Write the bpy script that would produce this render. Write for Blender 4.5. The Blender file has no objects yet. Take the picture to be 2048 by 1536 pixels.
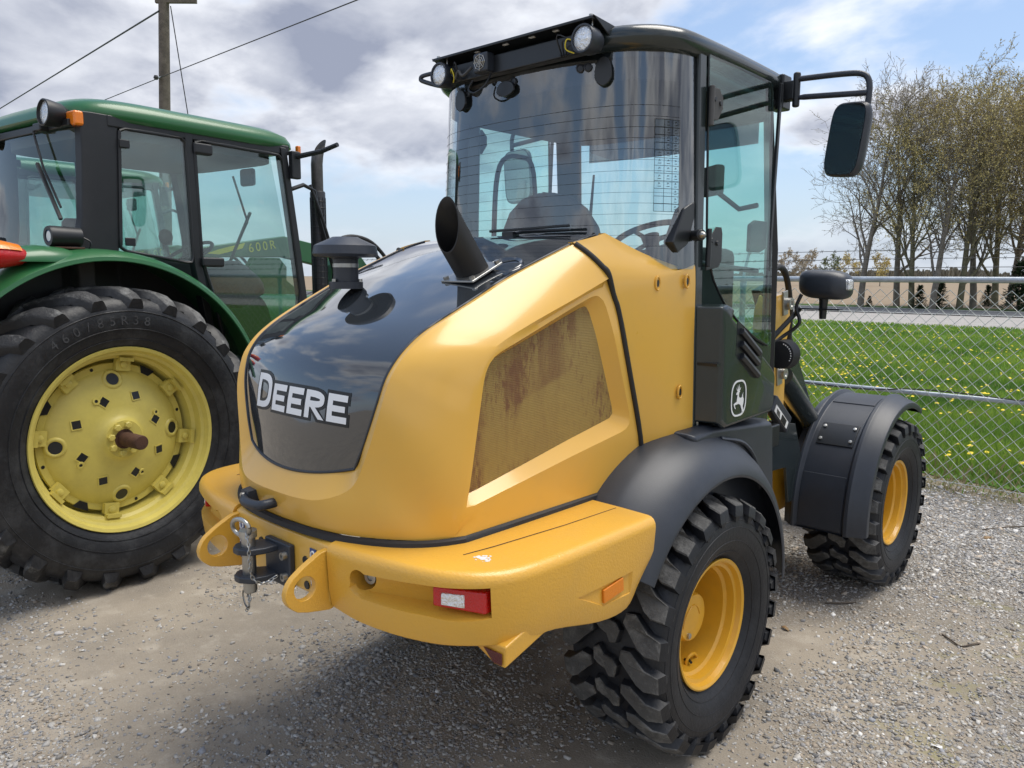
import bpy, bmesh, math, random
import numpy as np
from mathutils import Vector, Matrix, noise as mnoise
from mathutils.geometry import tessellate_polygon
SC = bpy.context.scene
COL = SC.collection
random.seed(7)
RNG = np.random.default_rng(11)
rad = math.radians
PI = math.pi

# ------------------------------------------------------------ camera
YAW, PITCH, ROLL = 0.7413, 0.1384, 0.0051
CAM = Vector((2.1951, -2.6887, 1.867))
_f = Vector((-math.sin(YAW)*math.cos(PITCH), math.cos(YAW)*math.cos(PITCH), -math.sin(PITCH)))
_r = Vector((math.cos(YAW), math.sin(YAW), 0.0))
_u = _r.cross(_f)
_r2 = math.cos(ROLL)*_r + math.sin(ROLL)*_u
_u2 = -math.sin(ROLL)*_r + math.cos(ROLL)*_u
cd = bpy.data.cameras.new('camera')
cd.sensor_width = 36.0
cd.lens = 36.0*1540/2048
cd.clip_start = 0.05
cd.clip_end = 6000
cam = bpy.data.objects.new('camera', cd)
M = Matrix.Identity(4)
for i in range(3):
    M[i][0] = _r2[i]; M[i][1] = _u2[i]; M[i][2] = -_f[i]; M[i][3] = CAM[i]
cam.matrix_world = M
COL.objects.link(cam)
SC.camera = cam

# ------------------------------------------------------------ sky, sun, exposure
SUN_EL, SUN_AZ = rad(70), rad(25)      # azimuth from +Y towards +X
world = bpy.data.worlds.new('World')
SC.world = world
world.use_nodes = True
wn, wl = world.node_tree.nodes, world.node_tree.links
wn.clear()
w_out = wn.new('ShaderNodeOutputWorld')
w_bg = wn.new('ShaderNodeBackground')
w_sky = wn.new('ShaderNodeTexSky')
w_sky.sky_type = 'NISHITA'
w_sky.sun_disc = False
w_sky.sun_elevation = SUN_EL
w_sky.sun_rotation = SUN_AZ
w_sky.air_density = 1.0
w_sky.dust_density = 1.2
w_sky.ozone_density = 1.0
SKY_STRENGTH = 0.11
def wmath(op, a, b=None, clamp=False):
    n = wn.new('ShaderNodeMath'); n.operation = op; n.use_clamp = clamp
    for i, x in enumerate((a, b)):
        if x is None: continue
        if isinstance(x, (int, float)): n.inputs[i].default_value = x
        else: wl.new(x, n.inputs[i])
    return n.outputs[0]
def wmix(fac, a, b):
    n = wn.new('ShaderNodeMix'); n.data_type = 'RGBA'
    if isinstance(fac, (int, float)): n.inputs[0].default_value = fac
    else: wl.new(fac, n.inputs[0])
    for k, x in ((6, a), (7, b)):
        if isinstance(x, tuple): n.inputs[k].default_value = (*x, 1)
        else: wl.new(x, n.inputs[k])
    return n.outputs[2]
def wnoise(vec, scale, detail, rough, lac=2.1, dist=0.0):
    n = wn.new('ShaderNodeTexNoise'); n.inputs['Scale'].default_value = scale
    n.inputs['Detail'].default_value = detail; n.inputs['Roughness'].default_value = rough
    n.inputs['Lacunarity'].default_value = lac; n.inputs['Distortion'].default_value = dist
    wl.new(vec, n.inputs['Vector']); return n.outputs['Fac']
def wramp(fac, lo, hi):
    n = wn.new('ShaderNodeMapRange'); n.interpolation_type = 'SMOOTHSTEP'
    n.inputs['From Min'].default_value = lo; n.inputs['From Max'].default_value = hi
    wl.new(fac, n.inputs['Value']); return n.outputs[0]
w_tc = wn.new('ShaderNodeTexCoord')
w_sep = wn.new('ShaderNodeSeparateXYZ'); wl.new(w_tc.outputs['Generated'], w_sep.inputs[0])
zc = wmath('MAXIMUM', w_sep.outputs[2], 0.0)
den = wmath('ADD', zc, 0.30)
cx = wmath('DIVIDE', w_sep.outputs[0], den)
cy = wmath('DIVIDE', w_sep.outputs[1], den)
w_cmb = wn.new('ShaderNodeCombineXYZ'); wl.new(cx, w_cmb.inputs[0]); wl.new(cy, w_cmb.inputs[1])
w_cmb.inputs[2].default_value = 21.0
cvec = w_cmb.outputs[0]
n_cover = wnoise(cvec, 1.55, 8, 0.50, 2.1, 0.15)
n_light = wnoise(cvec, 3.4, 6, 0.48, 2.2, 0.25)
n_big = wnoise(cvec, 0.6, 3, 0.5)
cover = wramp(wmath('ADD', n_cover, wmath('MULTIPLY', wmath('SUBTRACT', n_big, 0.5), 0.35)), 0.385, 0.53)
thick = wramp(n_cover, 0.44, 0.62)
shade = wmath('ADD', wmath('MULTIPLY', thick, 0.78), wmath('MULTIPLY', wmath('SUBTRACT', n_light, 0.5), 2.0), True)
cloud_col = wmix(shade, (0.70, 0.715, 0.75), (0.225, 0.25, 0.325))
skys = wn.new('ShaderNodeMix'); skys.data_type = 'RGBA'; skys.blend_type = 'MULTIPLY'
skys.inputs[0].default_value = 1.0
wl.new(w_sky.outputs[0], skys.inputs[6]); skys.inputs[7].default_value = (SKY_STRENGTH,)*3 + (1,)
veil = wmix(0.35, skys.outputs[2], (0.27, 0.38, 0.58))
low = wramp(zc, 0.0, 0.16)
cov2 = wmath('MULTIPLY', cover, wmath('ADD', wmath('MULTIPLY', low, 0.6), 0.40))
full = wmix(cov2, veil, cloud_col)
hz = wmix(wmath('MULTIPLY', wmath('SUBTRACT', 1.0, wramp(zc, 0.0, 0.20)), 0.45), full, (0.42, 0.48, 0.57))
wl.new(hz, w_bg.inputs[0])
w_bg.inputs[1].default_value = 1.0
wl.new(w_bg.outputs[0], w_out.inputs[0])

sd = bpy.data.lights.new('sun', 'SUN')
sd.energy = 2.2
sd.angle = rad(42)
sd.color = (1.0, 0.95, 0.87)
sun = bpy.data.objects.new('sun', sd)
sdir = Vector((math.sin(SUN_AZ)*math.cos(SUN_EL), math.cos(SUN_AZ)*math.cos(SUN_EL), math.sin(SUN_EL)))
sun.rotation_euler = sdir.to_track_quat('Z', 'Y').to_euler()
sun.location = (0, 0, 30)
COL.objects.link(sun)
SC.view_settings.view_transform = 'Standard'
SC.view_settings.look = 'None'
SC.view_settings.exposure = 0.65
SC.view_settings.gamma = 1.0
SC.view_settings.use_curve_mapping = False
SC.cycles.max_bounces = 6
SC.cycles.diffuse_bounces = 2
SC.cycles.glossy_bounces = 3
SC.cycles.transparent_max_bounces = 12
SC.cycles.caustics_reflective = False
SC.cycles.caustics_refractive = False

# ------------------------------------------------------------ materials
MATS = {}
def nodes_of(m):
    m.use_nodes = True
    return m.node_tree.nodes, m.node_tree.links
def mat(name, col, rough=0.5, metal=0.0, var=0.0, vscale=3.0, var2=None, bump=0.0, bscale=40.0,
        coat=0.0, rvar=0.0, dust=0.0, dustcol=(0.30, 0.26, 0.21), spec=0.5, coatrough=0.05, dscale=4.0):
    m = bpy.data.materials.new(name)
    n, l = nodes_of(m)
    b = n['Principled BSDF']
    b.inputs['Metallic'].default_value = metal
    b.inputs['Roughness'].default_value = rough
    b.inputs['Specular IOR Level'].default_value = spec
    b.inputs['Coat Weight'].default_value = coat
    b.inputs['Coat Roughness'].default_value = coatrough
    tc = n.new('ShaderNodeTexCoord')
    def nz(scale, detail=5, rg=0.6):
        t = n.new('ShaderNodeTexNoise'); t.inputs['Scale'].default_value = scale
        t.inputs['Detail'].default_value = detail; t.inputs['Roughness'].default_value = rg
        l.new(tc.outputs['Object'], t.inputs['Vector']); return t.outputs['Fac']
    def mr(x, a, b2, c, d):
        t = n.new('ShaderNodeMapRange')
        for k, v in zip(('From Min', 'From Max', 'To Min', 'To Max'), (a, b2, c, d)): t.inputs[k].default_value = v
        l.new(x, t.inputs['Value']); return t.outputs[0]
    def mx(f, a, c):
        t = n.new('ShaderNodeMix'); t.data_type = 'RGBA'
        l.new(f, t.inputs[0])
        for k, x in ((6, a), (7, c)):
            if isinstance(x, tuple): t.inputs[k].default_value = (*x, 1)
            else: l.new(x, t.inputs[k])
        return t.outputs[2]
    out = (col[0], col[1], col[2])
    if var > 0:
        c2 = var2 if var2 else tuple(max(0, c*(1-var)) for c in col)
        out = mx(mr(nz(vscale), 0.35, 0.65, 0, 1), out, c2)
    if dust > 0:
        out = mx(mr(nz(dscale, 8, 0.72), 0.48, 0.75, 0, dust), out, dustcol)
    if isinstance(out, tuple): b.inputs['Base Color'].default_value = (*out, 1)
    else: l.new(out, b.inputs['Base Color'])
    if rvar > 0:
        l.new(mr(nz(vscale*2.3, 6), 0.3, 0.7, max(0.02, rough-rvar), min(1, rough+rvar)), b.inputs['Roughness'])
    if bump > 0:
        bp = n.new('ShaderNodeBump'); bp.inputs['Strength'].default_value = bump
        bp.inputs['Distance'].default_value = 0.01
        l.new(nz(bscale, 4), bp.inputs['Height']); l.new(bp.outputs[0], b.inputs['Normal'])
    MATS[name] = m
    return m
def glassmat(name, tint, ior=1.5, refl=1.0):
    m = bpy.data.materials.new(name)
    n, l = nodes_of(m); n.clear()
    o = n.new('ShaderNodeOutputMaterial'); mixs = n.new('ShaderNodeMixShader')
    tr = n.new('ShaderNodeBsdfTransparent'); tr.inputs[0].default_value = (*tint, 1)
    gl = n.new('ShaderNodeBsdfGlossy'); gl.inputs['Roughness'].default_value = 0.015
    geo = n.new('ShaderNodeNewGeometry')
    def mth(op, x, y):
        t = n.new('ShaderNodeMath'); t.operation = op
        for i, q in enumerate((x, y)):
            if isinstance(q, (int, float)): t.inputs[i].default_value = q
            elif q is not None: l.new(q, t.inputs[i])
        return t.outputs[0]
    dt = n.new('ShaderNodeVectorMath'); dt.operation = 'DOT_PRODUCT'
    l.new(geo.outputs['Normal'], dt.inputs[0]); l.new(geo.outputs['Incoming'], dt.inputs[1])
    c = mth('SUBTRACT', 1.0, mth('ABSOLUTE', dt.outputs['Value'], None))
    f0 = ((ior-1)/(ior+1))**2*2
    p5 = mth('POWER', c, 5.0)
    ml = n.new('ShaderNodeMath'); ml.operation = 'MULTIPLY'; ml.inputs[1].default_value = refl; ml.use_clamp = True
    l.new(mth('ADD', mth('MULTIPLY', p5, 1-f0), f0), ml.inputs[0])
    l.new(ml.outputs[0], mixs.inputs[0]); l.new(tr.outputs[0], mixs.inputs[1]); l.new(gl.outputs[0], mixs.inputs[2])
    l.new(mixs.outputs[0], o.inputs[0])
    MATS[name] = m
    return m

Y_LIN = (0.76, 0.432, 0.068)
mat('loader_yellow', Y_LIN, 0.32, var=0.06, vscale=1.5, coat=0.5, coatrough=0.12, dust=0.14, dustcol=(0.5, 0.36, 0.16), dscale=3, rvar=0.05)
mat('casting_yellow', (0.76, 0.41, 0.05), 0.34, var=0.06, vscale=2.5, bump=0.22, bscale=130, coat=0.35, coatrough=0.18, dust=0.14, dustcol=(0.50, 0.36, 0.16), dscale=5)
mat('rim_yellow', (0.76, 0.40, 0.03), 0.33, var=0.1, vscale=5, coat=0.2, dust=0.25, dustcol=(0.34, 0.22, 0.08), dscale=7)
mat('gloss_panel', (0.026, 0.031, 0.037), 0.05, coat=1.0, coatrough=0.02, dust=0.03, dustcol=(0.2, 0.2, 0.2), spec=1.0)
mat('dark_plastic', (0.032, 0.038, 0.051), 0.40, var=0.2, vscale=4, bump=0.08, bscale=300, dust=0.12, dustcol=(0.10, 0.11, 0.13), dscale=5)
mat('dark_paint', (0.020, 0.028, 0.030), 0.22, coat=0.3, dust=0.08, dustcol=(0.12, 0.12, 0.12), dscale=4)
mat('cab_black', (0.012, 0.014, 0.017), 0.35, dust=0.05, dustcol=(0.1, 0.1, 0.1))
mat('black_rubber', (0.014, 0.014, 0.016), 0.6, bump=0.1, bscale=120, dust=0.2, dustcol=(0.09, 0.085, 0.08))
mat('exhaust_black', (0.012, 0.012, 0.013), 0.55, bump=0.06, bscale=200, dust=0.15, dustcol=(0.06, 0.045, 0.04))
mat('tyre', (0.009, 0.0105, 0.015), 0.55, var=0.3, vscale=8, bump=0.25, bscale=60, dust=0.30, dustcol=(0.06, 0.062, 0.067), dscale=6)
mat('tread_worn', (0.085, 0.083, 0.08), 0.75, var=0.4, vscale=9, bump=0.5, bscale=90, dust=0.8, dustcol=(0.24, 0.235, 0.22), dscale=14)
mat('old_tyre', (0.012, 0.013, 0.016), 0.5, var=0.3, vscale=6, bump=0.3, bscale=40, dust=0.35, dustcol=(0.13, 0.135, 0.14), dscale=5)
mat('old_tread', (0.026, 0.027, 0.030), 0.65, var=0.4, vscale=5, bump=0.5, bscale=60, dust=0.95, dustcol=(0.34, 0.34, 0.33), dscale=5)
mat('tractor_green', (0.022, 0.13, 0.042), 0.34, var=0.1, vscale=2, coat=0.25, coatrough=0.1, dust=0.10, dustcol=(0.10, 0.19, 0.12), dscale=4)
mat('tractor_green_dark', (0.010, 0.055, 0.02), 0.5, var=0.2)
mat('tractor_yellow', (0.72, 0.60, 0.14), 0.42, var=0.12, vscale=5, dust=0.25, dustcol=(0.40, 0.31, 0.09), dscale=8, bump=0.05, bscale=60)
mat('tractor_black', (0.013, 0.015, 0.018), 0.45, dust=0.12, dustcol=(0.07, 0.07, 0.08))
mat('interior_grey', (0.09, 0.09, 0.092), 0.8, var=0.2, vscale=6)
mat('interior_dark', (0.02, 0.021, 0.023), 0.7, var=0.2, vscale=8)
mat('headliner', (0.20, 0.20, 0.20), 0.9)
mat('headliner_dark', (0.035, 0.035, 0.037), 0.9)
mat('seat_cloth', (0.05, 0.05, 0.053), 0.9, var=0.3, vscale=20)
mat('steel', (0.52, 0.52, 0.50), 0.38, metal=0.9, var=0.3, vscale=12, dust=0.3, dustcol=(0.25, 0.2, 0.16))
mat('galvanised', (0.50, 0.55, 0.60), 0.45, metal=0.55, var=0.25, vscale=14, dust=0.15, dustcol=(0.4, 0.42, 0.42), bump=0.1, bscale=60)
mat('chain_wire', (0.62, 0.64, 0.62), 0.45, metal=0.5, var=0.2, vscale=2)
mat('dark_wire', (0.03, 0.03, 0.03), 0.6)
mat('rust', (0.10, 0.045, 0.026), 0.8, var=0.4, vscale=18, bump=0.3, bscale=90)
mat('worn_steel_stack', (0.12, 0.115, 0.11), 0.5, metal=0.6, var=0.5, vscale=9, dust=0.6, dustcol=(0.26, 0.23, 0.2))
mat('white_decal', (0.82, 0.83, 0.84), 0.4)
mat('black_decal', (0.006, 0.006, 0.007), 0.35)
mat('blue_decal', (0.02, 0.06, 0.22), 0.35)
mat('yellow_decal', (0.75, 0.62, 0.05), 0.4)
mat('red_lens', (0.55, 0.002, 0.004), 0.15, bump=0.5, bscale=160, coat=0.6)
mat('dark_red_lens', (0.09, 0.003, 0.006), 0.25, bump=0.3, bscale=300, coat=0.3)
mat('amber_lens', (0.85, 0.22, 0.008), 0.2, bump=0.25, bscale=120, coat=0.5)
mat('orange_reflector', (0.80, 0.24, 0.012), 0.3, bump=0.3, bscale=300)
mat('clear_lens', (0.86, 0.88, 0.90), 0.10, metal=0.7, bump=1.0, bscale=85, coat=1.0)
mat('mirror_face', (0.25, 0.27, 0.27), 0.03, metal=1.0)
mat('bird_white', (0.78, 0.76, 0.72), 0.8, var=0.2, vscale=60)
mat('wood_pole', (0.16, 0.135, 0.11), 0.9, var=0.4, vscale=6, bump=0.4, bscale=30)
mat('paper', (0.80, 0.80, 0.78), 0.7)
mat('dry_leaf', (0.30, 0.19, 0.09), 0.8, var=0.3, vscale=20)
mat('twig', (0.13, 0.10, 0.075), 0.85, var=0.3, vscale=20)
mat('rag', (0.24, 0.19, 0.16), 0.9, var=0.4, vscale=6)
glassmat('cab_glass', (0.84, 0.92, 0.935), 1.52, 2.3)
glassmat('door_glass', (0.74, 0.925, 0.88), 1.5, 1.2)
glassmat('tractor_glass', (0.78, 0.90, 0.875), 1.5, 1.3)
glassmat('frit_glass', (0.10, 0.11, 0.13), 1.55, 1.6)
glassmat('decal_film', (0.80, 0.86, 0.90), 1.3, 0.6)

# ------------------------------------------------------------ mesh helpers
def V(*a): return Vector(a)
def cr(pts, n):
    """Catmull-Rom resample of an open polyline, n points per span."""
    P = [Vector(p) for p in pts]
    out = []
    for i in range(len(P)-1):
        p0 = P[max(i-1, 0)]; p1 = P[i]; p2 = P[i+1]; p3 = P[min(i+2, len(P)-1)]
        for k in range(n):
            t = k/n
            out.append(0.5*((2*p1)+(p2-p0)*t+(2*p0-5*p1+4*p2-p3)*t*t+(3*p1-p0-3*p2+p3)*t**3))
    out.append(P[-1].copy())
    return out
def resample(pts, n):
    P = [Vector(p) for p in pts]
    d = [0.0]
    for i in range(1, len(P)): d.append(d[-1]+(P[i]-P[i-1]).length)
    out = []; j = 0
    for k in range(n):
        s = d[-1]*k/(n-1)
        while j < len(P)-2 and d[j+1] < s: j += 1
        seg = d[j+1]-d[j]
        t = 0 if seg == 0 else (s-d[j])/seg
        out.append(P[j].lerp(P[j+1], min(1, max(0, t))))
    return out
class MB:
    def __init__(self): self.v = []; self.f = []; self.m = []; self.mi = 0
    def add(self, vs, fs):
        o = len(self.v)
        self.v += [tuple(p) for p in vs]
        for f in fs:
            self.f.append([i+o for i in f]); self.m.append(self.mi)
        return self
    def box(self, c, s, rot=None):
        c = Vector(c); hx, hy, hz_ = s[0]/2, s[1]/2, s[2]/2
        vs = [Vector((x, y, z)) for x in (-hx, hx) for y in (-hy, hy) for z in (-hz_, hz_)]
        if rot is not None: vs = [rot @ p for p in vs]
        return self.add([p+c for p in vs], [(0, 1, 3, 2), (4, 6, 7, 5), (0, 4, 5, 1), (2, 3, 7, 6), (0, 2, 6, 4), (1, 5, 7, 3)])
    def tube(self, path, r, n=10, cap=True):
        P = [Vector(p) for p in path]
        if not isinstance(r, (list, tuple)): r = [r]*len(P)
        rings = []
        t0 = (P[1]-P[0]).normalized()
        up = Vector((0, 0, 1)) if abs(t0.z) < 0.9 else Vector((1, 0, 0))
        a = t0.cross(up).normalized()
        for i, p in enumerate(P):
            t = (P[min(i+1, len(P)-1)]-P[max(i-1, 0)])
            if t.length < 1e-9: t = t0.copy()
            t.normalize()
            a = (a - t*a.dot(t))
            if a.length < 1e-6: a = t.orthogonal()
            a.normalize()
            b = t.cross(a)
            rings.append([p+(a*math.cos(2*PI*k/n)+b*math.sin(2*PI*k/n))*r[i] for k in range(n)])
        return self.loft(rings, True, cap)
    def loft(self, rings, closed=True, cap=True):
        n = len(rings[0]); vs = [p for rg in rings for p in rg]; fs = []
        for i in range(len(rings)-1):
            for k in range(n if closed else n-1):
                k2 = (k+1) % n
                fs.append((i*n+k, i*n+k2, (i+1)*n+k2, (i+1)*n+k))
        if cap and closed:
            fs.append(tuple(reversed(range(n)))); o = (len(rings)-1)*n
            fs.append(tuple(range(o, o+n)))
        return self.add(vs, fs)
    def grid(self, rows):
        n = len(rows[0])
        fs = [(i*n+k, i*n+k+1, (i+1)*n+k+1, (i+1)*n+k) for i in range(len(rows)-1) for k in range(n-1)]
        return self.add([p for r in rows for p in r], fs)
    def lathe(self, prof, o, ax, n=40, cap=False, a0=0.0, a1=2*PI):
        """prof: (axial, radius) pairs, revolved round axis ax through o."""
        o = Vector(o); ax = Vector(ax).normalized()
        e1 = Vector((0, 0, 1)) if abs(ax.z) < 0.9 else Vector((1, 0, 0))
        e1 = (e1-ax*e1.dot(ax)).normalized(); e2 = ax.cross(e1)
        full = abs((a1-a0)-2*PI) < 1e-6
        m = n if full else n+1
        rings = []
        for a, r in prof:
            rings.append([o+ax*a+(e1*math.cos(a0+(a1-a0)*k/n)+e2*math.sin(a0+(a1-a0)*k/n))*r for k in range(m)])
        return self.loft(rings, full, cap)
    def prism(self, poly, vec):
        """closed prism from a planar polygon (may be concave)."""
        P = [Vector(p) for p in poly]; vec = Vector(vec); n = len(P)
        tris = tessellate_polygon([P])
        vs = P+[p+vec for p in P]
        fs = [tuple(t) for t in tris]+[tuple(i+n for i in reversed(t)) for t in tris]
        fs += [(i, (i+1) % n, n+(i+1) % n, n+i) for i in range(n)]
        return self.add(vs, fs)
    def ringplate(self, outer, inner, vec):
        """plate with one hole; outer and inner have the same number of points."""
        n = len(outer); vec = Vector(vec)
        O = [Vector(p) for p in outer]; I = [Vector(p) for p in inner]
        vs = O+I+[p+vec for p in O]+[p+vec for p in I]
        fs = []
        for k in range(n):
            k2 = (k+1) % n
            fs += [(k, k2, n+k2, n+k), (2*n+k, 3*n+k, 3*n+k2, 2*n+k2), (k, 2*n+k, 2*n+k2, k2), (n+k, n+k2, 3*n+k2, 3*n+k)]
        return self.add(vs, fs)
    def sphere(self, c, r, nu=14, nv=9, sc=(1, 1, 1)):
        c = Vector(c); rows = []
        for i in range(nv+1):
            t = PI*i/nv
            rows.append([c+Vector((math.sin(t)*math.cos(2*PI*k/nu)*sc[0], math.sin(t)*math.sin(2*PI*k/nu)*sc[1], math.cos(t)*sc[2]))*r for k in range(nu)])
        return self.loft(rows, True, False)
    def mirror(self, ax=0):
        o = len(self.v)
        self.v += [tuple(-c if i == ax else c for i, c in enumerate(p)) for p in self.v]
        fs = [[i+o for i in reversed(f)] for f in self.f]; ms = list(self.m)
        self.f += fs; self.m += ms
        return self
    def xform(self, Mx):
        self.v = [tuple(Mx @ Vector(p)) for p in self.v]; return self
    def mesh(self, name, mats, smooth=35, merge=1e-5, fixn=True):
        me = bpy.data.meshes.new(name)
        me.from_pydata(self.v, [], self.f)
        if not isinstance(mats, (list, tuple)): mats = [mats]
        for mm in mats: me.materials.append(MATS[mm] if isinstance(mm, str) else mm)
        me.polygons.foreach_set('material_index', self.m)
        bm = bmesh.new(); bm.from_mesh(me)
        if merge: bmesh.ops.remove_doubles(bm, verts=bm.verts, dist=merge)
        if fixn: bmesh.ops.recalc_face_normals(bm, faces=bm.faces)
        bm.to_mesh(me); bm.free()
        if smooth:
            for p in me.polygons: p.use_smooth = True
            me.set_sharp_from_angle(angle=rad(smooth))
        me.update()
        return me
    def build(self, name, mats, parent=None, bevel=0.0, seg=2, smooth=35, label=None, fixn=True, merge=1e-5):
        me = self.mesh(name, mats, smooth, merge, fixn)
        return obj(name, me, parent, bevel, seg, label)
def obj(name, me, parent=None, bevel=0.0, seg=2, label=None):
    o = bpy.data.objects.new(name, me)
    COL.objects.link(o)
    if parent is not None: o.parent = parent
    if bevel > 0:
        md = o.modifiers.new('bevel', 'BEVEL'); md.width = bevel; md.segments = seg
        md.limit_method = 'ANGLE'; md.angle_limit = rad(32); md.harden_normals = True
    if label: o['label'] = label
    return o
def empty(name, loc=(0, 0, 0), rz=0.0):
    o = bpy.data.objects.new(name, None); o.empty_display_size = 0.2
    COL.objects.link(o); o.location = loc; o.rotation_euler = (0, 0, rz)
    return o
def tag(o, label=None, cat=None, group=None, kind=None):
    if label: o['label'] = label
    if cat: o['category'] = cat
    if group: o['group'] = group
    if kind: o['kind'] = kind
    return o
def kids(o): return [c for c in bpy.data.objects if c.parent == o]
def copy_tree(o, parent=None):
    c = o.copy(); COL.objects.link(c); c.parent = parent
    for ch in kids(o): copy_tree(ch, c)
    return c
def boolcut(o, cutters):
    """cut the cutter meshes out of o and drop them."""
    tmp = []
    for mb in cutters:
        c = mb.build('cutter', 'dark_paint', None, smooth=0)
        md = o.modifiers.new('b', 'BOOLEAN'); md.operation = 'DIFFERENCE'; md.object = c; md.solver = 'EXACT'
        tmp.append(c)
    dg = bpy.context.evaluated_depsgraph_get(); dg.update()
    me = bpy.data.meshes.new_from_object(o.evaluated_get(dg))
    o.modifiers.clear(); o.data = me
    for c in tmp: bpy.data.objects.remove(c, do_unlink=True)
    for p in me.polygons: p.use_smooth = True
    me.set_sharp_from_angle(angle=rad(30))
def fastmesh(name, verts, faces, mats, smooth=False, colattr=None, tri=False):
    """numpy verts (n,3), faces (m,k) all of one size."""
    me = bpy.data.meshes.new(name)
    nv, (nf, k) = len(verts), faces.shape
    me.vertices.add(nv); me.vertices.foreach_set('co', np.ascontiguousarray(verts, dtype=np.float32).ravel())
    me.loops.add(nf*k); me.loops.foreach_set('vertex_index', np.ascontiguousarray(faces, dtype=np.int32).ravel())
    me.polygons.add(nf); me.polygons.foreach_set('loop_start', np.arange(0, nf*k, k, dtype=np.int32))
    if smooth: me.polygons.foreach_set('use_smooth', np.ones(nf, dtype=bool))
    for mm in (mats if isinstance(mats, (list, tuple)) else [mats]): me.materials.append(MATS[mm] if isinstance(mm, str) else mm)
    me.update(calc_edges=True)
    if colattr is not None:
        a = me.color_attributes.new('tint', 'FLOAT_COLOR', 'POINT')
        a.data.foreach_set('color', np.ascontiguousarray(colattr, dtype=np.float32).ravel())
    me.validate()
    return me
# ============================================================ THE SETTING
def P2(mn, nm):  # shorthand
    return MATS[nm]
def hnoise(x, y, s, z=0.0):
    return mnoise.noise(Vector((x*s, y*s, z)))
def ground_h(x, y):
    if x < -7 or x > 9 or y < -4.5 or y > 4.9: return 0.0
    e = min(1, (x+7)/1.5, (9-x)/1.5, (y+4.5)/1.0, (4.9-y)/0.6)
    return e*(0.016*hnoise(x, y, 0.9, 1.3)+0.010*hnoise(x, y, 2.6, 4.1)+0.0045*hnoise(x, y, 7.5, 9.7))-0.006

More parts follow.
